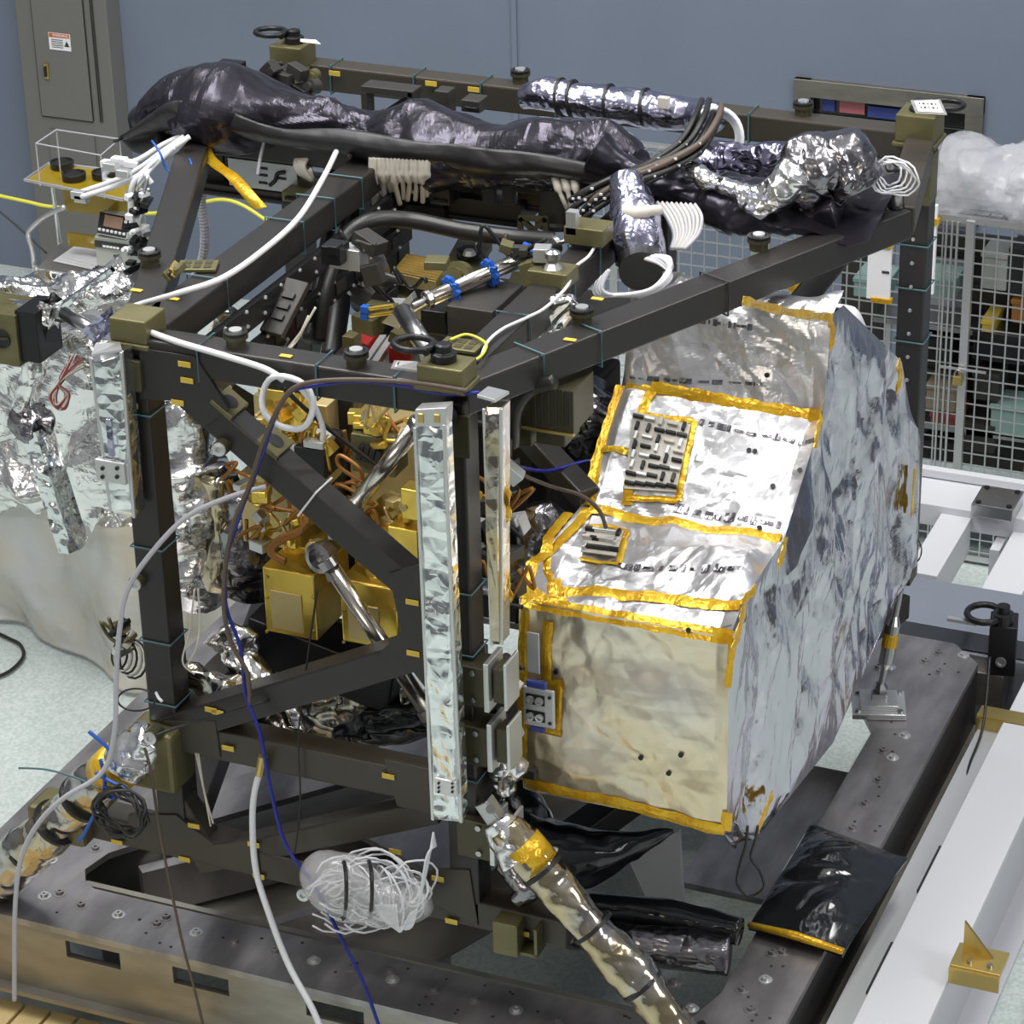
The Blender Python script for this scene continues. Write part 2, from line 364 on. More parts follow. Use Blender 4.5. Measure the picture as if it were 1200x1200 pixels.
# bolts and holes in plate
bolts = [(52, 1050), (70, 1047), (95, 1061), (139, 1072), (184, 1083), (195, 1075), (230, 1093), (275, 1104), (322, 1115), (368, 1126), (412, 1135), (458, 1138), (460, 1148), (508, 1160), (556, 1171), (605, 1184), (655, 1196), (112, 995), (60, 1008)]
bolts += [(1100, 765), (1029, 782), (1043, 782), (1084, 775), (1101, 787), (1129, 768), (1014, 942), (1035, 880), (1046, 888), (1030, 914), (999, 971), (1060, 862), (905, 1117), (917, 1116), (897, 1148), (880, 1183), (790, 1152), (811, 1182), (870, 1160)]
def ok(p):
    return PX0 < p.x < PX1 and PY0 < p.y < PY1
for i, (a, b) in enumerate(bolts):
    p = P(a, b, z=0)
    if not ok(p): continue
    MB().lathe(p+V((0, 0, -.001)), [(.028, 0), (.028, .003), (.021, .0035)], seg=16).lathe(p+V((0, 0, .002)), [(.016, 0), (.016, .012), (.007, .012), (.007, .006)], seg=12).out('bolt', 'steel_plate' if i % 3 else 'alu', t)
rr = random.Random(3)
for i in range(56):
    if i < 34: p = V((rr.uniform(PX0+.1, PX1-.1), rr.uniform(PY0+.04, .15), 0))
    else: p = V((rr.uniform(.87, PX1-.04), rr.uniform(.2, 3.2), 0))
    MB().lathe(p, [(.007, 0), (.007, .0012)], seg=8).out('threaded_hole', 'dark_gap', t)
# olive/steel inner cross members visible through the truss
MB().beam((-2.0, 1.0, -.06), (-.2, 2.9, -.06), .5, .05).out('inner_deck', 'steel_plate', t)
MB().prism([(-2.3, .25, -.33), (-.62, .25, -.33), (-.30, 1.0, -.33), (-.30, 2.6, -.33), (-2.3, 2.6, -.33)], (0, 0, .02)).out('bottom_plate', 'steel_side', t)
MB().beam((-1.75, .45, -.18), (-.75, 1.5, -.18), .06, .22).out('inner_rib', 'steel_plate', t); MB().beam((-1.2, .25, -.22), (-.5, 1.15, -.22), .05, .18).out('inner_rib', 'steel_plate', t)
MB().prism([(-1.2, 1.1, -.10), (-.55, .85, -.10), (-.1, 1.2, -.10), (-.6, 1.75, -.10)], (0, 0, .03)).out('inner_pad', 'steel_plate', t)
# sloped grey web under opening, right
MB().box((.55, 2.05, -.32), (.55, 1.1, .03)).out('inner_shelf', 'steel_plate', t)
MB().prism([P(728, 990, y=1.2), P(795, 975, y=1.2), P(800, 1060, y=1.2), P(760, 1058, y=1.2)], (0, .03, 0)).out('inner_web', 'alu_light', t)
for x in (PX0+.2, -.6, PX1-.2):
    for y in (0.75, PY1-.3): MB().box((x, y, -.63), (.18, .18, .54)).out('foot', 'grey_paint', t)
# corner attachment plates
def strut_foot(p, rot, label): 
    s = thing('mount_plate', label, 'mounting plate'); M = Matrix.Rotation(R(rot), 3, 'Z')
    MB().box(p+V((0, 0, .016)), (.24, .22, .028), M).out('pad', 'alu', s, bevel=.004)
    MB().box(p+V((0, 0, .042)), (.17, .15, .024), M).out('upper_pad', 'alu', s, bevel=.003)
    MB().box(p+V((0, 0, .068)), (.07, .05, .03), M).out('lug', 'steel', s, bevel=.003)
    for a in (-1, 1):
        for b in (-1, 1): MB().cyl(p+M @ V((a*.095, b*.085, .03)), p+M @ V((a*.095, b*.085, .042)), .012, 10).out('bolt', 'steel', s)
    return s
# ================================================================ FRONT RAIL, BENCH, WHITE BEAMS
o = MB().box((-.9, .12, -.60), (4.4, .22, .05)).out('aluminium_rail', 'alu', bevel=.006); tag(o, 'flat pale metal rail on the floor along the front of the base', 'rail')
MB().box((-.9, .12, -.75), (4.4, .08, .24)).out('web', 'alu_light', o)
MB().box((-.9, .12, -.87), (4.4, .22, .06)).out('lower_flange', 'alu_light', o)
t = thing('slatted_bench', 'yellow slatted wooden platform at the bottom left corner', 'platform')
m = MB()
for i in range(14): MB().box((-2.95+i*.125, -.47, -.465), (.110, .74, .03)).out('slat', 'bench_wood', t, bevel=.004)
for y in (-.2, -.75): MB().box((-2.14, y, -.495), (1.7, .06, .03)).out('rail', 'bench_wood', t)
for x in (-2.9, -1.4): 
    for y in (-.2, -.75): MB().box((x, y, -.72), (.08, .08, .36)).out('leg', 'bench_wood', t)
# right side channel rails (lower) and white I-beam
t = thing('side_rail', 'grey stepped metal channel running beside the right edge of the base plate', 'rail')
MB().box((1.255, .95, -.175), (.10, 4.3, .03)).out('top_step', 'alu_light', t)
MB().box((1.20, .95, -.26), (.03, 4.3, .03)).out('flange', 'grey_paint', t)
MB().box((1.215, .95, -.24), (.02, 4.3, .12)).out('web', 'alu_light', t)
MB().box((1.255, .95, -.55), (.08, 4.3, .66)).out('foot_wall', 'grey_paint', t)
for y in (1.0, 1.75): MB().box((1.300, y, -.155), (.012, .36, .02)).out('handle', 'dark_gap', t, bevel=.004)
t = thing('white_beam', 'white painted steel I-beam running along the right side toward the camera', 'steel beam')
MB().box((1.455, 1.35, -.115), (.27, 4.3, .03)).out('top_flange', 'white_paint', t, bevel=.004)
MB().box((1.455, 1.35, -.50), (.03, 4.4, .74)).out('web', 'white_paint', t)
MB().box((1.455, 1.35, -.885), (.27, 4.4, .03)).out('lower_flange', 'white_paint', t)
t = thing('floor_beam', 'white beam lying low on the floor at the bottom right corner', 'steel beam')
MB().box((2.0, 1.2, -.84), (.22, 4.6, .10)).out('body', 'white_paint', t, bevel=.004)
MB().box((1.83, 1.2, -.86), (.10, 4.6, .06)).out('strip', 'grey_paint', t); MB().box((2.19, 1.2, -.87), (.12, 4.6, .05)).out('strip', 'grey_paint', t)
# gold bracket on beam
def gbracket(c, label, s=1.0):
    t = thing('gold_bracket', label, 'bracket')
    MB().box(c, (.20*s, .16*s, .02)).out('plate', 'brass', t, bevel=.002)
    MB().box(c+V((0, -.085*s, -.035)), (.20*s, .012, .07)).out('front_lip', 'brass', t)
    MB().prism([c+V((-.07*s, .01, .01)), c+V((.05*s, .01, .01)), c+V((-.07*s, .01, .16*s))], (0, .014, 0)).out('gusset', 'brass', t)
    for x in (-.03, .05): MB().cyl(c+V((x*s, -.04*s, .01)), c+V((x*s, -.04*s, .022)), .012, 10).out('bolt', 'steel', t)
    return t
c = P(1145, 1125, x=1.69); gbracket(V((1.70, c.y, c.z-.0)), 'gold anodized gusset bracket bolted to the side of the white beam', 1.0)
c = P(1185, 845, z=-.12)
t = thing('gold_angle', 'long gold anodized angle bar below the black lifting block', 'angle bar')
MB().box(c+V((.05, 0, .02)), (.40, .10, .012)).out('top_leg', 'brass', t); MB().box(c+V((.05, -.05, -.02)), (.40, .012, .08)).out('front_leg', 'brass', t)
# blue-grey plate behind
o = MB().prism([(.55, 3.57, -.12), (2.4, 3.57, -.12), (2.4, 4.02, -.12), (.55, 4.02, -.12)], (0, 0, .10)).out('work_plate', 'blue_plate', bevel=.003); tag(o, 'blue-grey flat metal plate behind the base at right', 'plate')
MB().box((1.4, 3.75, -.5), (1.5, .4, .74)).out('pedestal', 'grey_paint', o)
# white rear frame
t = thing('white_platform', 'white painted steel platform beams behind the wrapped box at right', 'steel frame')
MB().box((1.3, 4.95, -.06), (3.2, .34, .12)).out('cross_beam', 'white_paint', t, bevel=.004)
MB().box((1.3, 5.10, .03), (3.2, .05, .05)).out('ridge', 'white_paint', t, bevel=.006)
MB().beam((1.02, 4.78, -.1), (1.02, 4.0, -.1), .2, .04).out('side_beam', 'white_paint', t)
MB().beam((.62, 4.78, -.14), (.62, 4.1, -.14), .16, .2).out('side_beam', 'white_paint', t, bevel=.004)
for x in (.86, .98, 1.1): MB().box((x, 4.72, -.48), (.05, .16, .70)).out('stiffener', 'white_paint', t)
for x in (-.2, 2.4): MB().box((x, 4.95, -.51), (.16, .2, .78)).out('post', 'white_paint', t)
c = P(1170, 590, z=.03); t = thing('steel_block', 'small square steel block with bolts on the white platform beam', 'metal block')
MB().box(V((c.x, c.y-.02, .04)), (.22, .24, .07)).out('body', 'steel', t, bevel=.006)
for a in (-1, 1):
    for b in (-1, 1): MB().cyl(V((c.x+a*.08, c.y-.02+b*.09, .075)), V((c.x+a*.08, c.y-.02+b*.09, .082)), .015, 10).out('bolt', 'black_metal', t)
MB().cyl(V((c.x, c.y-.02, .075)), V((c.x, c.y-.02, .085)), .018, 10).out('bolt', 'steel', t)
# ================================================================ BLACK TRUSS FRAME
T = thing('instrument_truss', 'large black composite box truss standing in the middle with olive corner fittings', 'truss frame')
BW = .12; zt = 2.6-BW/2
A_, B_ = V((-1.30, .06, zt)), V((-.05, .06, zt)); EL, ER = V((-2.2, 2.2, zt)), V((.93, 2.2, zt)); C_, D_ = V((-2.24, 3.15, zt)), V((.77, 3.12, zt))
def bar(a, b, name='beam', wd=BW, h=BW, m_='composite', up=(0, 0, 1), par=T, bev=.008): return MB().beam(a, b, wd, h, up).out(name, m_, par, bevel=bev)
bar(A_, B_, 'front_beam'); bar(B_, ER, 'right_beam', .13); bar(A_, EL, 'left_beam', .13); bar(EL, C_); bar(ER, D_, m_='composite_brown'); bar(C_, D_, 'rear_beam', m_='composite_brown')
bar(EL, ER, 'cross_beam'); bar(A_, (-1.30, 2.2, zt), 'long_beam', .15); bar(B_+V((-.03, 0, 0)), (-.08, 2.2, zt), 'long_beam')
PB = .44
bar((-1.30, .06, zt), (-1.30, .06, .40), 'post'); bar((-.05, .06, zt), (-.05, .06, .40), 'post'); bar(D_+V((0, 0, 0)), D_.xy.to_3d()+V((0, 0, .45)), 'post'); bar(C_, C_.xy.to_3d()+V((0, 0, .45)), 'post')
bar((-1.3, 2.2, zt), (-1.3, 2.2, .9), 'post'); bar((-.08, 2.2, zt), (-.08, 2.2, .9), 'post')
y0 = .055
f1, f2 = P(222, 455, y=y0), P(505, 700, y=y0)
bar(f1, f2, 'diagonal', .11, .11)
bar(P(200, 850, y=y0), P(505, 757, y=y0), 'diagonal', .12, .12)
bar((-1.3, .06, .94), (-.05, .06, .94), 'lower_beam', .12, .13, 'composite_brown')
bar((-1.85, .06, .44), (.36, .06, .42), 'base_beam', .12, .12, 'composite_brown')
bar(P(235, 1005, y=y0), P(515, 945, y=y0), 'diagonal', .10, .10, 'composite_brown')
bar(P(185, 890, y=y0), P(250, 995, y=y0), 'diagonal', .09, .09, 'composite_brown')
# gussets (thin plates with depth)
def gus(px, y=-.008, name='gusset', m_='composite', th=.02): return MB().prism([P(a, b, y=y) for a, b in px], (0, th, 0)).out(name, m_, T, bevel=.002)
gus([(163, 408), (228, 418), (268, 480), (240, 500), (205, 470), (163, 468)]); gus([(455, 672), (500, 660), (503, 812), (470, 770), (440, 770), (470, 740)])
gus([(150, 955), (205, 955), (250, 990), (300, 985), (305, 1025), (150, 990)], m_='composite_brown'); gus([(505, 1020), (550, 1020), (560, 1085), (500, 1055)], m_='composite_brown')
gus([(450, 890), (508, 903), (508, 955), (465, 945)], m_='composite_brown'); gus([(192, 845), (252, 845), (258, 888), (192, 875)], m_='composite_brown')
# far & inner lower structure
for a, b in (((-1.3, .1, .94), (-1.3, 2.2, .94)), ((-.05, .1, .94), (-.08, 2.2, .94)), ((-1.3, 2.2, .94), (-.08, 2.2, .94)), ((-1.3, .1, .44), (-2.2, 3.1, .5)), ((-.05, .1, .38), (.77, 3.1, .33)), ((-2.24, 3.15, .5), (.77, 3.12, .5))):
    bar(a, b, 'lower_beam', m_='composite')
bar((-1.3, .2, 2.45), (-1.3, 2.1, 1.0), 'diagonal', .09, .09); bar(P(600, 490, y=1.3), P(690, 585, y=.95), 'diagonal', .09, .09)
bar(P(995, 285, y=2.0), P(905, 395, y=2.0), 'diagonal', .10, .10)
bar((-1.35, .15, 2.45), (-2.2, 3.0, .6), 'diagonal', .09, .09)
bar(P(395, 470, y=1.1), P(415, 610, y=.9), 'inner_post', .07, .07); bar(P(420, 470, y=1.1), P(400, 612, y=.9), 'inner_post', .02, .02); bar(P(376, 640, y=.6), P(376, 740, y=.6), 'inner_post', .06, .06)
bar(P(410, 455, y=.75), P(390, 600, y=.75), 'inner_post', .07, .07); bar(P(396, 455, y=.75), P(375, 600, y=.75), 'inner_post', .07, .07)
bar(P(300, 735, y=.7), P(470, 800, y=.7), 'inner_beam', .2, .2, 'black_metal')
# slotted side rail along inner left longitudinal beam
for k in range(2):
    a, b = V((-1.19, .35, 2.42-.16*k)), V((-1.19, 2.15, 2.42-.16*k)); bar(a, b, 'slotted_rail', .03, .10, 'black_metal', bev=.003)
for i in range(9): MB().box((-1.173, .55+i*.18, 2.26), (.006, .09, .05)).out('slot', 'dark_gap', T)
r2 = random.Random(9)
for i in range(48): MB().lathe((-1.175+(-.03 if (z_ := (2.46, 2.40, 2.30, 2.22)[i % 4]) < 0 else 0), .35+(i//4)*.15+r2.uniform(-.02, .02), z_), [(.009, 0), (.006, .008)], (1, 0, 0), 6).out('bolt_head', 'alu', T)
for i in range(12): MB().lathe(V((.77, 3.055, 2.35-i*.11)), [(.010, 0), (.007, .008)], (0, -1, 0), 6).out('bolt_head', 'alu', T)
# olive corner fittings
def fitting(c, d=(.16, .16, .10), m_='olive'): return MB().box(c, d).box(V(c)+V((0, 0, -d[2]/2-.01)), (d[0]*1.12, d[1]*1.12, .02)).out('corner_fitting', m_, T, bevel=.006)
fitting(P(150, 388, y=0)+V((0, .07, -.0)), (.15, .15, .09)); fitting((-.05, .0, 2.66), (.17, .13, .07)); fitting(P(343, 62, y=3.1)+V((0, 0, 0)), (.16, .16, .10)); fitting(P(1078, 145, y=3.1), (.17, .17, .12))
MB().box((.80, 3.05, 2.42), (.10, .12, .22)).out('corner_fitting', 'olive', T, bevel=.005)
MB().box((-1.32, 0, .86), (.20, .17, .26)).out('corner_fitting', 'olive', T, bevel=.02)
m = MB(); m.box((-1.80, .02, .44), (.26, .17, .15)); m.out('corner_fitting', 'olive', T, bevel=.02)
c = P(610, 1090, y=0)
MB().box(c+V((-.03, 0, 0)), (.10, .16, .14)).out('end_fitting', 'olive', T, bevel=.004)
MB().box(c+V((.035, 0, -.06)), (.11, .12, .012)).box(c+V((-.012, 0, .0)), (.012, .12, .12)).box(c+V((.085, 0, .0)), (.012, .12, .12)).box(c+V((.035, .055, 0)), (.1, .012, .12)).out('channel_bracket', 'olive', T)
MB().box((-.05, .0, 2.42), (.16, .02, .16)).out('lug', 'olive_dark', T, bevel=.004)
MB().lathe((-.05, -.02, 2.50), [(.045, 0), (.045, .03), (.03, .03)], (0, -1, 0), 16).out('lug_hole', 'black', T)
MB().box((-1.30, -.01, 2.46), (.10, .03, .12)).out('lug', 'olive_dark', T, bevel=.004)
# pads on the diagonal & beams
dd = (f2-f1).normalized(); dn = V((0, -1, 0)).cross(dd); dn = dn if dn.z > 0 else -dn; Mx = Matrix((dd, V((0, 1, 0)), dn)).transposed()
for px in ((265, 478), (318, 524)):
    c = P(*px, y=0.06); k = (c-f1).dot(dd); c = f1+dd*k+dn*.066
    MB().box(c, (.10, .13, .02), Mx).out('clamp_pad', 'olive', T, bevel=.004); MB().lathe(c+dn*.01, [(.032, 0), (.032, .002), (.018, .003)], dn, 16).out('pad_hole', 'dark_gap', T)
for c, rz in ((P(232, 312, z=2.61), 20), (P(540, 405, z=2.61), 0)):
    MB().box(c, (.15, .10, .014), Matrix.Rotation(R(rz), 3, 'Z')).out('grid_plate', 'olive', T, bevel=.003)
    m = MB()
    for i in (-1, 0, 1):
        for j in (-1, 1): m.box(c+Matrix.Rotation(R(rz), 3, 'Z') @ V((i*.04, j*.02, .008)), (.028, .028, .002), Matrix.Rotation(R(rz), 3, 'Z'))
    m.out('grid_recess', 'olive_dark', T)
# knobs (tooling targets)
def knob(p, s=1.0, par=T):
    k = MB().lathe(p, [(.036*s, 0), (.036*s, .03*s), (.045*s, .032*s), (.045*s, .045*s), (.03*s, .046*s)], seg=20).out('target_mount', 'olive_dark', par, smooth=False)
    MB().lathe(p+V((0, 0, .045*s)), [(.044*s, 0), (.044*s, .012*s), (.03*s, .014*s), (.028*s, .006*s)], seg=20).out('target_cap', 'black_metal', k)
    MB().lathe(p+V((0, 0, .052*s)), [(.026*s, 0), (.024*s, .012*s), (.008*s, .012*s)], seg=12).out('target_socket', 'alu', k)
for px in ((176, 310), (277, 405), (418, 428), (682, 378), (889, 292), (610, 96), (941, 134)): knob(P(*px, z=2.6), 1.0)
for px, y in (((262, 522), 0.0), ((163, 680), 0.0), ((181, 860), -.09), ((360, 1043), -.02)):
    p = P(*px, y=y-.0)
    k = MB().lathe(p, [(.03, -.03), (.03, .03)], (0, -1, 0), 16).out('target_mount', 'olive_dark', T)
    MB().lathe(p+V((0, -.031, 0)), [(.026, 0), (.026, .01), (.012, .012), (.010, .004)], (.15, -1, .1), 16).out('target_face', 'alu', k)
# yellow id tags
tags = [(216, 427), (219, 446), (208, 472), (154, 475), (255, 835), (267, 877), (137, 987), (227, 968), (216, 1007), (297, 990), (303, 1027), (455, 910), (463, 998), (519, 782), (484, 766), (483, 706), (513, 1030), (529, 1080), (613, 1094), (247, 832)]
for q in tags: MB().box(P(*q, y=-.012), (.05, .004, .02)).out('id_tag', 'yellow_tag', T)
for q in ((505, 98), (555, 105), (822, 142), (392, 86), (1000, 168)): MB().box(P(*q, y=3.06), (.055, .004, .022)).out('id_tag', 'yellow_tag', T)
for q in ((160, 340), (203, 350), (335, 417), (700, 350), (668, 398)): MB().box(P(*q, z=2.604), (.045, .022, .003)).out('id_tag', 'yellow_tag', T)
# cable ties around beams
def tie(c, d, wd=.132, h=.135, m_='teal_tie', up=(0, 0, 1)):
    d = V(d).normalized(); x = d.cross(V(up)); x.normalize(); u = x.cross(d).normalized(); r = .004
    q = [c+x*a*wd/2+u*b*h/2 for a, b in ((-1, -1), (1, -1), (1, 1), (-1, 1))]
    MB().tube(q, r, 6, closed=True).out('cable_tie', m_, T)
for x in (-1.02, -.55, -.25): tie(V((x, .06, zt)), (1, 0, 0))
for s_ in (.25, .55): tie(A_.lerp(V((-1.3, 2.2, zt)), s_), (0, 1, 0), .17)
for s_ in (.68, .8): tie(A_.lerp(V((-1.3, 2.2, zt)), s_), (0, 1, 0), .17)
for s_ in (.15, .27): tie(B_.lerp(ER, s_), ER-B_, .15)
for s_ in (.3, .5, .62): tie(V((-.08, 2.2*s_, zt)), (0, 1, 0))
for s_ in (.08, .22, .33, .45, .75): tie(C_.lerp(D_, s_), D_-C_)
for z in (2.3, 1.75, 1.35, 1.08): tie(V((-1.3, .06, z)), (0, 0, 1), .135, .135, up=(0, 1, 0))
for z in (1.55, 1.8, 1.25, 1.02): tie(V((-.05, .06, z)), (0, 0, 1), .135, .135, up=(0, 1, 0))
for z in (2.1, 1.9, 1.65): tie(V((.77, 3.12, z)), (0, 0, 1), .135, .135, up=(0, 1, 0))
tie(f1.lerp(f2, .52), f2-f1, .13, .13, 'white_cable'); tie((ER+V((0, 0, 0))).lerp(B_, .45), ER-B_, .145, .135, 'black')
# shackles on corners
def shackle(c, rz, label, tagt=False, s=1.0):
    t = thing('lifting_shackle', label, 'shackle'); M = Matrix.Rotation(R(rz), 3, 'Z')
    MB().lathe(c, [(.045*s, 0), (.045*s, .03*s), (.03*s, .034*s), (.03*s, .06*s), (.02*s, .064*s)], seg=18).out('swivel_base', 'black_metal', t, bevel=.002)
    pts = [c+M @ (V((-.11+.065*math.cos(a)*1.1, .06*math.sin(a), .045))*s) for a in [i*math.pi/8 for i in range(16)]]
    MB().tube(pts, .013*s, 8, closed=True).out('ring', 'black_metal', t, smooth=True)
    MB().cyl(c+M @ V((-.05*s, -.04*s, .04*s)), c+M @ V((-.05*s, .04*s, .04*s)), .015*s).out('pin', 'black_metal', t)
    return t
shackle(P(345, 50, y=3.1), 10, 'black lifting shackle on the far left corner of the truss')
s1 = shackle(P(1078, 128, y=3.1)+V((0, 0, -.02)), -170, 'black lifting shackle on the far right corner of the truss')
s2 = shackle(V((-.06, -.0, 2.695)), 0, 'black lifting shackle on the near corner of the truss')
# tag on the far right shackle
def tagcard(q, lines, label, ext=(0, 0, .003)):
    t = thing('paper_tag', label, 'tag')
    MB().prism(q, ext).out('sleeve', 'clear', t)
    c = sum(q, V())/4; qq = [c+(p-c)*.80+V((0, 0, .004)) for p in q]; MB().prism(qq, (0, 0, .001)).out('card', 'paper', t)
    x = (q[1]-q[0]); y = (q[3]-q[0]); L = x.length
    for i in range(lines):
        for k in range(5): p = c+V((0, 0, .0065))+x*(-.26+.13*k)+y*(.16-.30*i/max(1, lines-1)); MB().beam(p-y*.06, p+y*.06, L*.035*(1+k % 2), .001).out('printed_mark', 'ink', t)
    return t
q = [P(1073, 133, z=2.80), P(1110, 135, z=2.80), P(1102, 117, z=2.80), P(1067, 118, z=2.80)]
tagcard(q, 2, 'white printed tag in clear sleeve on the far right corner shackle')
MB_ = [P(1090, 118, z=2.79), P(1100, 118, z=2.80), P(1095, 110, z=2.81)]
q = [P(458, 432, z=2.66), P(506, 439, z=2.66), P(490, 424, z=2.70), P(462, 423, z=2.68)]
t = tagcard(q, 3, 'white tag in clear sleeve lying on the near corner of the truss')
q = [P(352, 49, z=2.75), P(376, 52, z=2.75), P(370, 47, z=2.75), P(352, 46, z=2.75)]
o = MB().prism(q, (0, 0, .002)).out('paper_tag', 'paper'); tag(o, 'small white tag beside the far left corner shackle', 'tag')
# ================================================================ WRAPPED ELECTRONICS BOX
W = thing('wrapped_electronics_box', 'large crinkled silver foil box with yellow tape seams at the right of the truss', 'foil-wrapped instrument')
prof = [(.30, .83), (.30, 1.64), (.47, 1.715), (.93, 1.73), (1.38, 2.04), (1.48, 2.42), (1.62, 2.46)]
XL, XR = .07, .88
def pv(v):
    i = int(min(v, len(prof)-1.0001)); a, b = prof[i], prof[i+1]; t = v-i; return a[0]+(b[0]-a[0])*t, a[1]+(b[1]-a[1])*t
def pn(v):
    def sn(i):
        a, b = prof[max(0, min(i, 5))], prof[max(0, min(i, 5))+1]; q = V((0, -(b[1]-a[1]), b[0]-a[0])); q.normalize(); return q
    i = int(min(v, 5.999)); t = v-i; n_ = sn(i)
    if t < .12 and i > 0: n_ = (n_*(.5+t/.24)+sn(i-1)*(.5-t/.24))
    if t > .88 and i < 5: n_ = (n_*(.5+(1-t)/.24)+sn(i+1)*(.5-(1-t)/.24))
    return n_.normalized()
def SF(u, v, off=0):
    y, z = pv(v); p = V((XL+(XR-XL)*u, y, z)); n_ = pn(v)
    ed = min(1, min(u, 1-u)*14); am = .019+.026*(min(1, max(0, v-.6)))+ (.012 if v > 4 else 0)
    d = fold(p, 11, 2.0, am*1.6, 4, 1.5)+fold(p, 12, 6, am*.34, 3, 1.5)+.014*math.sin(v*2.2+u*3)
    if v > 1: d += .014*abs(math.sin(v*math.pi))-.012
    return p+n_*(d*ed+off)
NU, NV = 150, 190
def part_grid(v0, v1, nv, name, m_, lab=None):
    return MB().grid(lambda u, v: SF(u, v0+(v1-v0)*v), NU, nv).out(name, m_, W, smooth=(name == 'front_blanket'), label=lab)
part_grid(0, 1, 90, 'front_blanket', 'foil_front'); part_grid(1, 4, 150, 'stepped_blanket', 'foil_top'); part_grid(4, 6, 80, 'upper_blanket', 'foil_top')
# side blanket
low = [(.30, .83), (.33, .80), (.72, .56), (1.69, .41), (2.63, .62), (2.82, .74), (2.92, 1.0)]
upp = [(.30, 1.64), (.47, 1.715), (.93, 1.73), (1.38, 2.04), (1.48, 2.42), (1.62, 2.40), (2.53, 1.79), (2.90, 1.17), (2.92, 1.0)]
def ip(l, y):
    for a, b in zip(l, l[1:]):
        if a[0] <= y <= b[0]: return a[1]+(b[1]-a[1])*(y-a[0])/max(1e-6, b[0]-a[0])
    return l[-1][1]
def SS(u, v, off=0):
    y = .30+2.62*u; z0, z1 = ip(low, y), ip(upp, y); z = z0+(z1-z0)*v; p = V((XR, y, z)); ed = min(1, min(u, 1-u, v, 1-v)*9)
    d = fold(p, 23, 2.0, .085, 4, 1.45, (1, 1.4, .5))+fold(p, 29, 7, .018, 3, 1.5, (1, 1.4, .45)); return p+V((1, 0, 0))*(d*ed+.03*math.sin(math.pi*u)*math.sin(math.pi*v)+off)
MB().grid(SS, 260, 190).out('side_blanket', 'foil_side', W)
# hidden closure: left, bottom, back so it is a solid body
poly = [(y, z) for y, z in upp] + [(y, z) for y, z in low[::-1][1:]]
cy_, cz_ = 1.6, 1.25
MB().prism([(XL+.03, cy_+(y-cy_)*.84, cz_+(z-cz_)*.80) for y, z in poly], (XR-XL-.09, 0, 0)).out('body', 'foil_grey', W)
def SL(u, v):
    y = .30+2.62*u; z0, z1 = ip(low, y), ip(upp, y); return V((XL+.004-.02*math.sin(math.pi*u)*math.sin(math.pi*v)-abs(fold(V((0, y, z0+(z1-z0)*v)), 24, 3, .02)), y, z0+(z1-z0)*v))
MB().grid(SL, 50, 40).out('left_blanket', 'foil_grey', W, smooth=True)
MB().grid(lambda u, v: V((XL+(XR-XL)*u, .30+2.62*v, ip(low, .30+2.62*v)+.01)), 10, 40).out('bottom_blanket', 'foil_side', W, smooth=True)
MB().grid(lambda u, v: V((XL+(XR-XL)*u, 1.6+1.32*v, ip(upp, 1.6+1.32*v)-.01+fold(V((XL+u, 1.6+v, 1)), 25, 3, .03)*min(1, u*9, (1-u)*9))), 40, 60).out('rear_blanket', 'foil_top', W, smooth=True)
# lower hanging corner flap
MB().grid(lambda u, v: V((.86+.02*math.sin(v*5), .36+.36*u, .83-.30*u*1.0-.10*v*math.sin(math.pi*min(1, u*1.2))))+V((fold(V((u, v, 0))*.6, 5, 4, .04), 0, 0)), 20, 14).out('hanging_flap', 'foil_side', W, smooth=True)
# taped seams following the blanket
def uv(px, py):
    best = None  # nearest height on the stepped profile
    for i in range(0, 121):
        v = i*.05; y, z = pv(v); q = P(px, py, y=y); e_ = abs(q.z-z)
        pvx = AX.transposed() @ (V((q.x, y, z))-CAM); ey = abs(600-F*pvx.y/-pvx.z-py)
        if best is None or ey < best[0]: best = (ey, (q.x-XL)/(XR-XL), v)
    return best[1], best[2]
def tape(pts, wd=.035, name='tape_strip'):
    c = [V((*uv(*p), 0)) for p in pts]; L = []
    for a, b in zip(c, c[1:]):
        n_ = max(2, int((b-a).length*26)); L += [a.lerp(b, i/n_) for i in range(n_)]
    L.append(c[-1]); P3 = [SF(max(-.02, min(1.02, p.x)), max(0, min(5.99, p.y)), .006) for p in L]; m = MB(); v = []
    for i, p in enumerate(P3):
        t = (P3[min(i+1, len(P3)-1)]-P3[max(i-1, 0)]).normalized(); n_ = pn(max(0, min(5.99, L[i].y))); s_ = t.cross(n_).normalized()
        h = wd*.68*(1+.10*math.sin(i*1.7)); v += [p+s_*h, p+s_*h*.3+n_*.003, p-s_*h*.3+n_*.003, p-s_*h]
    f = [(i*4+k, i*4+k+1, i*4+k+5, i*4+k+4) for i in range(len(P3)-1) for k in range(3)]
    m.add(v, f); return m.out(name, 'kapton', W, smooth=False)
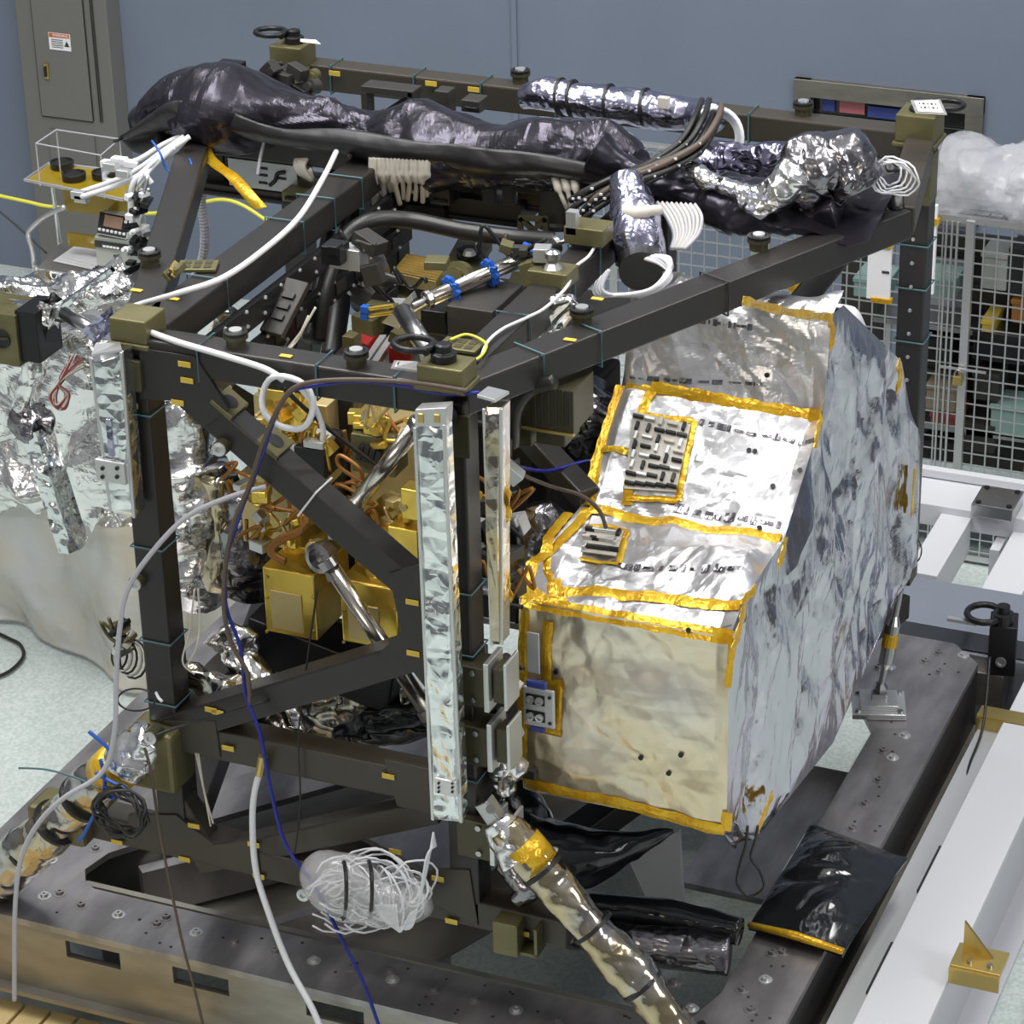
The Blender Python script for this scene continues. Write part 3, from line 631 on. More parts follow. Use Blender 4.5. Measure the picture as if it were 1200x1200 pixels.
for pts, wd in (([(765, 452), (850, 470), (962, 490)], .04), ([(690, 596), (780, 612), (915, 632)], .04), ([(648, 678), (760, 690), (868, 710)], .035),
                ([(612, 700), (700, 716), (780, 732), (862, 748)], .04), ([(615, 915), (700, 935), (850, 970)], .035), ([(614, 720), (613, 800), (613, 915)], .03),
                ([(729, 450), (700, 540), (690, 592)], .035), ([(765, 455), (752, 500), (735, 590)], .03), ([(690, 596), (650, 640), (625, 662), (612, 700)], .035),
                ([(752, 488), (812, 497)], .02), ([(814, 497), (795, 585)], .02), ([(735, 583), (795, 588)], .02), ([(695, 530), (742, 536)], .022), ([(650, 600), (645, 680)], .03),
                ([(640, 735), (640, 800)], .028), ([(617, 800), (660, 803)], .03), ([(655, 800), (655, 855)], .02), ([(617, 850), (660, 855)], .02), ([(735, 451), (765, 455)], .035), ([(645, 665), (650, 700)], .04), ([(615, 690), (660, 700)], .04),
                ([(680, 645), (725, 652)], .018), ([(690, 612), (735, 618)], .018), ([(735, 618), (725, 650)], .018), ([(860, 748), (853, 800)], .02), ([(853, 950), (851, 970)], .03), ([(1, 1), (1, 1)], 0)):
    if wd: tape(pts, wd)
def stape(pts, wd=.05):
    m = MB(); P3 = [V((XR+.045, P(*p, x=XR+.045).y, P(*p, x=XR+.045).z)) for p in pts]
    c = cat(P3, 5); v = []
    for i, p in enumerate(c):
        t = (c[min(i+1, len(c)-1)]-c[max(i-1, 0)]).normalized(); s_ = t.cross(V((1, 0, 0))).normalized()*wd/2*(1+.3*math.sin(i*2.1)); v += [p+s_, p+V((.006*math.sin(i*2), 0, 0)), p-s_]
    m.add(v, [(i*3+k, i*3+k+1, i*3+k+4, i*3+k+3) for i in range(len(c)-1) for k in (0, 1)]); return m.out('tape_strip', 'kapton', W, solid=.003)
stape([(872, 702), (868, 730), (858, 765)], .06); stape([(920, 630), (917, 650), (912, 660)], .05); stape([(963, 488), (958, 505), (955, 525)], .05); stape([(972, 372), (976, 395), (972, 405)], .05)
stape([(1052, 425), (1055, 445), (1050, 455)], .05); stape([(1072, 548), (1068, 605)], .03); stape([(905, 930), (895, 955), (888, 972)], .04); stape([(870, 352), (920, 365), (972, 372)], .03)
stape([(885, 690), (870, 705)], .04)
# black printed stripes on blanket (dashes)
def dashes(a, b, n_, wd, seed, lo=0):
    r = random.Random(seed); ua, ub = V((*uv(*a), 0)), V((*uv(*b), 0)); k = 0; m = MB(); t_ = 0.
    while t_ < 1:
        l_ = r.uniform(.03, .10); c0, c1 = ua.lerp(ub, t_), ua.lerp(ub, min(1, t_+l_)); w_ = wd*r.uniform(.15, .6)
        m.grid(lambda u, v, c0=c0, c1=c1, w_=w_: SF(c0.x+(c1.x-c0.x)*u, c0.y+(c1.y-c0.y)*u+(v-.5)*w_, .005), 3, 1); t_ += l_+r.uniform(.005, .05)
    m.out('vent_slit', 'foil_grey', W)
dashes((820, 497), (955, 517), 8, .10, 1); dashes((790, 592), (915, 612), 8, .12, 2); dashes((715, 650), (860, 678), 8, .12, 3); dashes((740, 442), (890, 452), 8, .10, 4); dashes((812, 375), (880, 385), 6, .12, 5); dashes((670, 703), (860, 732), 10, .10, 6)
for q in ((896, 442), (877, 528), (884, 530), (937, 550), (890, 620), (905, 570), (798, 889), (785, 906), (752, 890), (627, 751), (650, 790), (805, 740)):
    u_, v_ = uv(*q); p = SF(min(.98, u_), v_, .004); MB().lathe(p, [(.010, 0), (.010, .004), (.005, .004)], pn(v_), 10).out('grommet', 'black_metal', W)
# connector windows
def window(px, nm, rows, colr):
    c = [SF(max(0.01, uv(*q)[0]), uv(*q)[1], .006) for q in px]; n_ = (c[1]-c[0]).cross(c[3]-c[0]).normalized(); n_ = n_ if n_.z > 0 else -n_
    w_ = MB().prism([p+n_*.008 for p in c], n_*.004).out(nm, 'cream_cable', W)
    r = random.Random(len(px)+rows)
    for i in range(rows):
        for j in range(colr):
            u0, v0 = (j+.5)/colr, (i+.5)/rows; p = c[0].lerp(c[1], u0).lerp(c[3].lerp(c[2], u0), v0)+n_*.02
            x = (c[1]-c[0]).normalized(); y = n_.cross(x)
            M = Matrix((x, y, n_)).transposed(); a, b = (.042, .013) if r.random() < .55 else (.014, .036)
            o_ = MB().box(p, (a, b, .02), M).out('connector', ('alu', 'black_metal', 'dark_box', 'cream_cable')[r.randrange(4)] if i < rows/2 else ('black_metal', 'dark_box', 'black_metal', 'alu')[r.randrange(4)], w_, bevel=.003)
    return w_
window([(745, 492), (810, 502), (793, 580), (733, 578)], 'connector_window', 8, 5); window([(690, 614), (731, 622), (722, 646), (680, 640)], 'connector_window', 3, 5)
# plug plate on the left edge
pp = P(632, 829, y=.25)
pl = MB().box(pp, (.125, .014, .165)).out('plug_plate', 'alu_light', W, bevel=.01)
for dz in (.035, -.035):
    MB().box(pp+V((-.012, -.008, dz)), (.075, .006, .045)).out('plug_recess', 'black_metal', pl, bevel=.01)
    for dx in (-.03, .006): MB().lathe(pp+V((dx, -.012, dz)), [(.016, 0), (.016, .01), (.009, .01), (.009, .003)], (0, -1, 0), 12).out('socket', 'alu', pl)
for d in ((.045, .055), (.045, -.055)): MB().lathe(pp+V((d[0], -.008, d[1])), [(.007, 0), (.007, .004)], (0, -1, 0), 8).out('screw', 'black', pl)
MB().box(pp+V((-.01, .004, .095)), (.08, .02, .03)).out('blue_clamp', 'blue_item', pl, bevel=.006); MB().box(pp+V((-.01, .004, -.095)), (.06, .02, .025)).out('blue_clamp', 'blue_item', pl, bevel=.006)
MB().box(P(621, 906, y=.26), (.05, .03, .04)).out('edge_block', 'dark_box', W, bevel=.003)
for a, b in (((622, 738), (634, 780)),): MB().box(P(625, 765, y=.27), (.05, .006, .17)).out('white_label_patch', 'alu_light', W, bevel=.003)
cable('hanging_loop', 'black cord loop hanging below the near corner of the wrapped silver box', 'cord', pxy([(876, 968, .45), (874, 990, .45), (868, 1010, .45), (864, 1035, .45), (878, 1050, .45), (895, 1040, .45), (890, 1020, .45), (880, 1005, .45), (885, 985, .45), (888, 968, .45)]), .006, 'black_cable')
# ================================================================ FOIL PANELS ON POSTS
def pbox(a, b, c, d, y, depth=.1, m_='dark_box', name='box', par=None, bevel=.004, mb=None):
    p, q = P(a, (b+d)/2, y=y), P(c, (b+d)/2, y=y); t_, u_ = P((a+c)/2, b, y=y), P((a+c)/2, d, y=y)
    m = mb or MB(); m.box(((p.x+q.x)/2, y+depth/2, (t_.z+u_.z)/2), (abs(q.x-p.x), depth, abs(t_.z-u_.z)))
    return m if mb else m.out(name, m_, par, bevel=bevel)
def foil_panel(px, y, depth, label, m_='foil_flat', amp=.007, cap=None, seed=1, st=(1, 1, .5)):
    t = thing('foil_covered_panel', label, 'foil panel'); c = [P(a, b, y=y) for a, b in px]
    MB().prism([p+V((0, .006, 0)) for p in c], (0, depth, 0)).out('panel_body', m_, t, bevel=.004)
    def fn(u, v):
        p = c[0].lerp(c[1], u).lerp(c[3].lerp(c[2], u), v); e_ = min(1, min(u, 1-u)*8, min(v, 1-v)*40); return p+V((0, -(fold(p, seed, 6, amp*1.6, 5, 1.4, st)+amp)*e_*1.3, 0))
    MB().grid(fn, 24, 170).out('foil_face', m_, t, smooth=True)
    m = MB(); e = .012
    for a, b in ((0, 3), (1, 2)): m.beam(c[a]+V((0, -.004, 0)), c[b]+V((0, -.004, 0)), .012, .012, (0, 1, 0))
    m.out('edge_strip', 'alu', t, bevel=.002)
    return t, c
t1, c = foil_panel([(107, 418), (143, 412), (158, 606), (131, 600)], -.10, .07, 'short foil-covered panel hanging beside the upper left post', 'foil_flat', .009, seed=4)
MB().prism([P(107, 418, y=-.10), P(143, 412, y=-.10), P(141, 403, y=-.02), P(112, 405, y=-.02)], (0, 0, .008)).out('top_cap', 'alu', t1)
pp_ = pbox(112, 541, 146, 566, -.135, .02, 'alu', 'bolt_plate', t1)
for a in (120, 137):
    for b in (549, 559): MB().lathe(P(a, b, y=-.137), [(.008, 0), (.008, .003)], (0, -1, 0), 10).out('screw_hole', 'black', pp_)
pbox(125, 492, 131, 536, -.13, .02, 'foil_lilac', 'edge_patch', t1)
t2, c = foil_panel([(487, 500), (521, 497), (541, 963), (508, 960)], -.16, .06, 'long foil-covered panel in front of the near post', 'foil_flat', .011, seed=8)
MB().prism([P(486, 480, y=-.165), P(523, 478, y=-.165), P(522, 500, y=-.165), P(486, 500, y=-.165)], (0, .06, 0)).out('top_cap', 'alu', t2, bevel=.003)
pbox(489, 485, 496, 496, -.17, .006, 'brass', 'tab', t2); pbox(508, 486, 515, 496, -.17, .006, 'brass', 'tab', t2)
pp_ = pbox(509, 914, 535, 932, -.19, .02, 'alu', 'bolt_plate', t2)
for a in (514, 530):
    for b in (918, 923, 928): MB().lathe(P(a, b, y=-.192), [(.005, 0), (.005, .003)], (0, -1, 0), 8).out('screw_hole', 'black', pp_)
t3, c = foil_panel([(568, 478), (588, 478), (588, 755), (577, 755)], -.10, .07, 'narrow foil-covered panel with a flat square top plate right of the near post', 'foil_wrap', .013, seed=6, st=(1.6, 1, .5))
MB().prism([P(559, 466, y=-.13), P(580, 472, y=-.13), P(597, 462, y=-.0), P(572, 456, y=-.0)], (0, 0, .012)).out('top_plate', 'alu', t3, bevel=.002)
MB().grid(lambda u, v: P(586+u*(8+6*math.sin(v*9)), 560+v*150, y=-.06+.03*u)+V((fold(V((u, v*3, 0)), 3, 2, .02), -fold(V((u, v*4, 0)), 4, 2, .04), 0)), 6, 40).out('kapton_flap', 'kapton', t3, smooth=True, solid=.003)
# support brackets to the right of near post
def clampb(px, py, label):
    t = thing('mounting_bracket', label, 'bracket'); c = P(px, py, y=.02)
    MB().box(c, (.14, .12, .16)).out('block', 'olive_dark', t, bevel=.004); MB().box(c+V((.075, 0, .01)), (.02, .14, .20)).out('flange', 'alu', t, bevel=.003)
    MB().box(c+V((.115, 0, .01)), (.05, .08, .14)).out('rib', 'olive_dark', t, bevel=.003); MB().box(c+V((.145, 0, .02)), (.012, .12, .19)).out('outer_flange', 'alu', t, bevel=.003)
    for z in (-.05, .06): MB().lathe(c+V((.02, -.06, z)), [(.012, 0), (.012, .01)], (0, -1, 0), 8).out('bolt', 'steel', t)
    return t
clampb(556, 795, 'upper olive and steel bracket between the near post and the silver box'); clampb(560, 865, 'middle olive and steel bracket between the near post and the silver box'); clampb(563, 975, 'lowest olive and steel bracket above the wrapped strut')
for i, (a, b, ry, lab) in enumerate(((597, 802, 30, 'upper silver rectangular connector pointing at the plug plate'), (598, 858, -22, 'lower silver rectangular connector pointing at the plug plate'))):
    t = thing('cable_connector', lab, 'connector'); c = P(a, b, y=.10); M = Matrix.Rotation(R(ry), 3, 'Y')
    MB().box(c, (.085, .05, .055), M).out('shell', 'alu', t, bevel=.004); MB().box(c+M @ V((0, -.026, 0)), (.05, .004, .03), M).out('label_face', 'paper', t)
    MB().tube(cat([c+M @ V((-.04, 0, 0)), c+M @ V((-.1, .02, -.02)), c+M @ V((-.16, .08, .02))], 6), .012, 8).out('cable', 'black_cable', t, smooth=True)
# ================================================================ WRAPPED STRUTS (diagonal legs)
def strut(a, b, label, r=.075, seed=1, bands=(.12, .38, .62, .85)):
    t = thing('wrapped_strut', label, 'strut'); a, b = V(a), V(b)
    m = wrap([a.lerp(b, i/8) for i in range(9)], [r*.8]+[r*(1+.06*math.sin(i*2.)) for i in range(8)], seed, 8, r*.22, 44, 12); m.out('foil_sleeve', 'foil_wrap', t, smooth=True)
    for k in bands:
        c = a.lerp(b, k); d = (b-a).normalized()*.008; MB().cyl(c-d, c+d, r*1.12, 28).out('strap', 'black', t)
    c, d = a.lerp(b, .12), (b-a).normalized()*.055; MB().cyl(c-d, c+d, r*1.06, 28).out('tape_band', 'kapton', t, smooth=True)
    return t
t = strut(P(592, 968, y=-.02), P(835, 1250, y=-.06), 'foil-wrapped diagonal strut from the near post down to the base at bottom right', .078, 3, (.18, .42, .66, .88))
m = wrap([P(580, 960, y=-.02), P(600, 985, y=-.02), P(612, 1000, y=-.02)], [.05, .085, .088], 9, 12, .02, 28, 10); m.out('crumpled_end', 'foil', t, smooth=True)
MB().box(P(575, 950, y=-.02), (.06, .06, .10), Matrix.Rotation(R(-35), 3, 'Y')).out('clevis', 'steel', t, bevel=.005); MB().cyl(P(575, 948, y=-.09), P(575, 948, y=.05), .018).out('pin', 'steel', t)
t = strut(P(160, 878, y=-.06), P(-40, 1062, y=-.02), 'foil-wrapped diagonal strut from the left post down to the base at left', .092, 5, (.30, .45, .62, .82))
m = wrap([P(176, 862, y=-.07), P(160, 880, y=-.07), P(150, 895, y=-.07)], [.06, .10, .09], 9, 12, .03, 28, 10); m.out('crumpled_end', 'foil', t, smooth=True)
m = MB(); 
for q in ([(112, 905), (128, 915), (150, 925)], [(118, 890), (122, 925), (100, 975), (92, 985)], [(104, 857), (125, 875), (130, 882)], [(122, 920), (135, 935), (118, 930)]): m.tube(cat([P(a, b, y=-.20) for a, b in q], 6), .008, 6)
o = m.out('cable_tie', 'blue_tie', t, smooth=True, label='bright blue tie')
cable('green_whisker', 'thin green cable tail sticking out left of the blue-tied strut', 'cable', pxy([(22, 900, -.2), (55, 902, -.2), (90, 912, -.2), (118, 925, -.2)]), .004, 'teal_tie')
t = thing('cable_coil', 'coil of thin black cable hanging on the left strut below the blue ties', 'cable coil')
r3 = random.Random(5)
for i in range(7):
    c = P(142+r3.uniform(-2, 2), 952+r3.uniform(-3, 3), y=-.20-.012*i); pts = [c+V(((.10+r3.uniform(-.008, .012))*math.cos(a), .03*math.sin(a*2+i), (.095+r3.uniform(-.01, .01))*math.sin(a))) for a in [k*math.pi/10 for k in range(20)]]
    MB().tube(pts, .006, 6, closed=True).out('cable_turn', 'black_cable', t, smooth=True)
# back right strut with turnbuckle
p0, p1 = V((.80, 2.72, .08)), V((.84, 2.86, .58)); t = strut_foot(V((.80, 2.70, 0)), 18, 'square steel mounting plate under the right rear strut')
t = thing('turnbuckle_strut', 'slim steel turnbuckle strut between rear corner and base at right', 'strut')
MB().tube([p0, p0.lerp(p1, .2), p0.lerp(p1, .25), p0.lerp(p1, .6), p0.lerp(p1, .68), p1], [.016, .016, .034, .034, .018, .016], 16).out('rod', 'steel', t, smooth=False)
MB().tube([p0.lerp(p1, .4), p0.lerp(p1, .52)], .036, 16).out('kapton_band', 'kapton', t); MB().lathe(p0+V((0, 0, -.01)), [(.03, 0), (.034, .03), (.02, .05)], seg=14).out('ball_joint', 'steel', t)
MB().box(p1+V((0, 0, .03)), (.10, .10, .05)).box(p1+V((.0, -.02, .10)), (.07, .08, .08)).out('upper_clevis', 'olive_dark', t, bevel=.004)
MB().cyl(p1+V((-.03, -.02, .15)), p1+V((-.02, -.02, .30)), .022).out('stud', 'black_metal', t); MB().box(p1+V((.01, -.03, .20)), (.09, .05, .03), Matrix.Rotation(.4, 3, 'Z')).out('clip', 'steel', t)
cable('wire_loop', 'thin dark wire loop beside the right edge of the silver box', 'wire', [P(1066+14*math.cos(a), 645+17*math.sin(a), y=2.9+.05*math.sin(a)) for a in [k*.55 for k in range(14)]], .003, 'black_cable')
# black lifting block
t = thing('lifting_block', 'dark blue-black block with a shackle on top at the right edge', 'lifting block'); c = P(1170, 768, y=3.4)
MB().box(c+V((0, .08, .02)), (.13, .16, .26), Matrix.Rotation(R(12), 3, 'Z')).out('block', 'black_metal', t, bevel=.006, label='dark block')
MB().lathe(c+V((.015, -.005, -.03)), [(.026, 0), (.026, .008), (.016, .008), (.016, .002)], (0, -1, 0), 16).out('ring_bolt', 'alu', t)
MB().box(c+V((-.06, .06, -.20)), (.18, .12, .18)).out('base', 'steel_side', t, bevel=.004)
cc = c+V((-.06, .05, .18)); MB().tube([cc+V((.10*math.cos(a)*.8-.03, .09*math.sin(a), .0)) for a in [k*math.pi/9 for k in range(18)]], .016, 10, closed=True).out('shackle_ring', 'black_metal', t, smooth=True)
MB().lathe(cc+V((.06, 0, -.03)), [(.05, 0), (.05, .05), (.03, .055), (.03, .09)], seg=18).out('swivel', 'black_metal', t)
MB().box(cc+V((-.12, -.05, -.03)), (.14, .03, .015)).out('tag_strip', 'alu', t)
cable('floor_cable', 'thin dark cable trailing over the channel along the white beam', 'cable', pxy([(1160, 770, 3.2), (1152, 850, 2.9), (1135, 900, 2.6), (1122, 960, 2.2), (1112, 985, 2.0)]), .006, 'black_cable')
# ================================================================ BLACK SHEET AND ROLL ON PLATE
cs = [P(950, 968, z=.03), P(1063, 1008, z=.03), P(988, 1120, z=.03), P(877, 1088, z=.03)]
def sh(u, v):
    p = cs[0].lerp(cs[1], u).lerp(cs[3].lerp(cs[2], u), v); b_ = 16*u*(1-u)*v*(1-v); return p+V((0, 0, .012+.045*b_+b_*abs(fold(p, 31, 2.2, .06, 5, 1.5))))
m = MB().grid(sh, 60, 60); o = m.out('black_film_sheet', 'black_gloss', smooth=True, solid=-.02); tag(o, 'glossy black film sheet lying on the right side of the base plate', 'film sheet')
MB().tube([cs[3]+V((0, 0, .02)), cs[3].lerp(cs[2], .5)+V((0, 0, .03)), cs[2]+V((0, 0, .02))], [.012, .018, .014], 10).out('taped_hem', 'kapton', o, smooth=True)
m = wrap([P(690, 1062, z=.13), P(780, 1072, z=.13), P(868, 1090, z=.13)], [.055, .06, .055], 12, 5, .012, 30, 16, ell=1.0); o = m.out('black_film_roll', 'black_gloss', smooth=True); tag(o, 'upper rolled tube of glossy black film beside the right strut', 'film roll')
m = wrap([P(655, 1092, z=.07), P(760, 1107, z=.07), P(855, 1118, z=.07)], [.07, .085, .08], 14, 5, .02, 30, 16, ell=1.0); o = m.out('crinkled_film_roll', 'foil_grey', smooth=True); tag(o, 'lower crinkled grey film roll lying below the glossy black roll', 'film roll')
# black film under the silver box
m = wrap([P(555, 985, y=.5), P(620, 1005, y=.5), P(700, 1000, y=.6), P(790, 975, y=.75)], [.16, .19, .12, .035], 17, 3, .04, 40, 14, ell=.9); o = m.out('black_film_wrap', 'black_gloss', smooth=True); tag(o, 'bulging glossy black film wrapped around the lower beam under the silver box', 'black film')
m = wrap([P(600, 900, y=.75), P(600, 960, y=.65), P(590, 1040, y=.5)], [.10, .14, .10], 18, 4, .04, 36, 12); o = m.out('black_film_curtain', 'black_gloss', smooth=True); tag(o, 'black film hanging behind the brackets right of the near post', 'black film')
m = wrap([P(590, 1010, y=.05), P(615, 1040, y=.02), P(603, 1055, y=.0)], [.05, .05, .03], 19, 8, .02, 26, 10); o = m.out('taped_foil_end', 'foil_grey', smooth=True); tag(o, 'short crumpled grey foil end with amber tape left of the wrapped strut', 'foil bundle')
m = wrap([P(584, 880, y=.12), P(596, 900, y=.12), P(588, 925, y=.12)], [.04, .06, .05], 21, 12, .03, 26, 10); o = m.out('crumpled_foil', 'foil', smooth=True); tag(o, 'crumpled silver foil ball between the brackets and the silver box', 'foil bundle')
# ================================================================ BLACK BUNDLE ACROSS THE TOP
yb_ = 2.15
m = wrap([P(168, 150, y=yb_), P(195, 130, y=yb_), P(225, 118, y=yb_), P(270, 125, y=yb_), P(330, 142, y=yb_), P(400, 155, y=yb_), P(480, 168, y=yb_), P(560, 177, y=yb_), P(640, 178, y=yb_), P(700, 185, y=yb_), P(755, 205, y=yb_)],
         [.03, .10, .16, .17, .125, .11, .12, .14, .16, .14, .06], 41, 3.2, .075, 90, 26, ell=1.25)
t = thing('black_cable_bundle', 'long thick bundle wrapped in black film lying across the top of the truss', 'wrapped cable bundle'); m.out('film_sleeve', 'black_film', t)
# lower smooth skirt of bundle
top = cat([P(a, b, y=yb_-.21) for a, b in ((150, 158), (200, 120), (240, 125), (330, 150), (400, 152), (480, 165), (560, 172), (640, 180), (735, 200))], 12)
bot = cat([P(a, b, y=yb_-.13) for a, b in ((130, 165), (205, 150), (250, 155), (330, 168), (400, 180), (480, 193), (560, 203), (640, 210), (715, 212))], 12)
def sk(u, v):
    i = u*(len(top)-1); k = int(min(i, len(top)-2)); a, b = top[k].lerp(top[k+1], i-k), bot[k].lerp(bot[k+1], i-k); p = a.lerp(b, v); return p+V((0, -(.05*math.sin(v*math.pi)+fold(p, 43, 2.5, .03, 5, 1.5, (1, 1, 2))), 0))
MB().grid(sk, 150, 14).out('lower_skirt', 'black_cloth', t, smooth=True, solid=.01)
MB().tube([P(410+2*math.cos(a), 160+24*math.sin(a), y=yb_-.26+.1*abs(math.cos(a))) for a in [k*math.pi/8 for k in range(9)]], .008, 6).out('tie', 'brown_cable', t)
m = wrap([P(140, 160, y=yb_-.05), P(165, 165, y=yb_-.05), P(195, 160, y=yb_-.05)], [.005, .05, .07], 44, 5, .02, 24, 10); m.out('tapered_tail', 'black_cloth', t, smooth=True)
m = wrap([P(700, 175, y=1.95), P(770, 215, y=1.95), P(850, 238, y=1.95), P(920, 245, y=1.95), P(985, 240, y=1.95)], [.06, .09, .10, .10, .08], 45, 4, .06, 60, 22); o = m.out('black_film_wrap', 'black_film', smooth=True); tag(o, 'crumpled black film wrap between the cable duct and the right corner', 'black film')
m = wrap([P(790, 195, y=2.3), P(850, 190, y=2.3), P(900, 188, y=2.3), P(945, 185, y=2.3)], [.05, .08, .09, .05], 46, 5, .05, 50, 20); o = m.out('purple_film_wrap', 'foil_purple', smooth=True); tag(o, 'purple-tinted crumpled film behind the silver foil at the right corner', 'purple film')
m = wrap([P(800, 195, y=1.9), P(850, 218, y=1.85), P(890, 232, y=1.8), P(915, 225, y=1.8), P(935, 195, y=1.85)], [.03, .045, .07, .08, .05], 47, 8, .035, 50, 26); o = m.out('silver_foil_scrap', 'foil_left', smooth=True); tag(o, 'crumpled bright silver foil strip ending beside the black draped sheet', 'silver foil')
m = wrap([P(940, 225, y=1.95), P(960, 200, y=1.95), P(985, 195, y=1.95), P(1000, 225, y=1.95)], [.11, .15, .15, .08], 48, 5, .06, 60, 26); o = m.out('crumpled_film', 'foil_grey', smooth=True); tag(o, 'large crumpled grey-black foil wad on the right corner of the truss', 'foil bundle')
Pd = [P(890, 247, y=1.85), P(1062, 198, y=2.3), P(1020, 284, y=1.82), P(905, 262, y=1.78)]
def dr(u, v):
    p = Pd[0].lerp(Pd[1], u).lerp(Pd[3].lerp(Pd[2], u), v); return p+V((0, -abs(fold(p, 51, 3, .05, 4, 1.5))-.03*math.sin(u*9), .02*math.sin(u*7)*v))
o = MB().grid(dr, 50, 30).out('draped_black_sheet', 'black_film', solid=.006); tag(o, 'pointed black film sheet draped over the right corner of the truss', 'black film')
o = MB().grid(lambda u, v: P(1003+u*57, 185+v*60, y=2.35-.2*v)+V((0, -abs(fold(V((u, v, 0)), 52, 2, .06)), 0)), 24, 24).out('draped_black_sheet', 'black_cloth', smooth=True, solid=.006); tag(o, 'small matte black sheet hanging in front of the right rear post', 'black film')
c = P(1041, 203, y=2.05); t = thing('wire_coil', 'small tangled coil of thin white wire on the black sheet near the right corner', 'wire coil')
for i in range(5):
    MB().tube([c+V(((.05+.012*i)*math.cos(a)+.01*i, -.01*i+.02*math.sin(2*a+i), (.045+.008*i)*math.sin(a)+.006*math.sin(5*a+i))) for a in [k*math.pi/9 for k in range(18)]], .004, 6, closed=True).out('wire_turn', 'white_cable', t, smooth=True)
MB().tube(cat([P(1010, 183, y=2.1), P(1018, 200, y=2.0), P(1015, 215, y=1.95), P(995, 220, y=1.9)], 6), .004, 6).out('wire_lead', 'white_cable', t, smooth=True)
# purple-silver tube
m = wrap([P(612, 118, y=2.75), P(640, 110, y=2.75), P(700, 120, y=2.75), P(760, 126, y=2.75), P(815, 135, y=2.75), P(833, 140, y=2.6)], [.04, .075, .08, .08, .07, .06], 61, 5, .02, 34, 14)
t = thing('foil_tube', 'lilac-silver foil wrapped tube lying behind the black bundle at top right', 'foil-wrapped tube'); m.out('sleeve', 'foil_lilac', t, smooth=True)
for q in ((658, 114), (672, 116), (715, 121), (757, 126)): MB().cyl(P(q[0]-1.5, q[1], y=2.75), P(q[0]+1.5, q[1], y=2.75), .085, 24).out('strap', 'black', t)
MB().box(P(778, 120, y=2.66), (.05, .03, .05)).out('clip', 'cream_cable', t, bevel=.004)
# harness of black cables with white ties
t = thing('cable_harness', 'thick harness of black cables with white ties curving down in front of the foil duct', 'cable harness')
r4 = random.Random(2); dots = MB()
for i in range(13):
    ox, oz = r4.uniform(-.05, .05), r4.uniform(-.05, .05); off = V((ox, r4.uniform(-.03, .03), oz))
    pts = cat([p+off*(1+.3*math.sin(k+i)) for k, p in enumerate([P(835, 132, y=2.3), P(828, 150, y=2.1), P(808, 178, y=1.95), P(770, 200, y=1.85), P(730, 215, y=1.75), P(695, 235, y=1.7), P(680, 250, y=1.7)])], 7)
    MB().tube(pts, .013, 7).out('cable', 'black_cable' if i % 5 else 'brown_cable', t, smooth=True)
    for j in range(4, len(pts)-3, 5): dots.box(pts[j]+V((0, -.014, 0)), (.012, .006, .008))
dots.out('white_tie', 'white_cable', t)
# foil duct down
m = wrap([P(738, 212, y=1.75), P(742, 245, y=1.65), P(748, 280, y=1.55), P(750, 308, y=1.5)], [.085, .095, .10, .10], 63, 4, .022, 34, 14)
t = thing('foil_duct', 'stubby purple-silver foil duct with an open dark end spilling cables', 'foil-wrapped duct'); m.out('sleeve', 'foil_lilac', t, smooth=True)
MB().cyl(P(750, 306, y=1.47), P(751, 318, y=1.40), .085, 24).out('dark_mouth', 'black', t)
m = wrap([P(720, 245, y=1.60), P(745, 250, y=1.53), P(775, 246, y=1.60)], [.012, .03, .012], 64, 12, .012, 16, 10); m.out('white_tie_knot', 'cream_cable', t, smooth=True)
t = thing('cable_loops', 'loops of pale grey cable resting on the right beam below the foil duct', 'cable loops')
for i in range(8):
    k = r4.uniform(-4, 4)
    MB().tube(cat(pxy([(742+i*3, 300, 1.45), (772+i*2, 305+k, 1.35), (786-i*.7, 322+k, 1.28), (760, 342+k*.6, 1.20), (718+k, 346, 1.20), (698+i, 345-i, 1.2), (700+i*2, 330-i*2, 1.25)]), 7), .0085, 7).out('cable', 'grey_cable' if i % 3 else 'white_cable', t, smooth=True)
t = thing('grey_ribbon_cables', 'fan of grey flat cables sweeping down right of the foil duct', 'flat cables')
for i in range(9):
    MB().tube(cat(pxy([(770+i*5.5, 238+i*.3, 1.75), (782+i*5, 255, 1.7), (790+i*3.5, 275, 1.65), (786+i*2, 292, 1.6)]), 6), .013, 6, ell=.6).out('ribbon', 'cream_cable' if i % 2 else 'grey_cable', t, smooth=True)
t = thing('white_hose_coil', 'coil of white hose looped behind the black cable harness', 'hose coil')
for i in range(4):
    c = P(838, 162, y=2.35+.02*i); MB().tube([c+V(((.115-.007*i)*math.cos(a), .04*math.sin(a), (.115-.009*i)*math.sin(a))) for a in [R(-150+k*12) for k in range(26)]], .010, 8).out('hose_turn', 'white_cable', t, smooth=True)
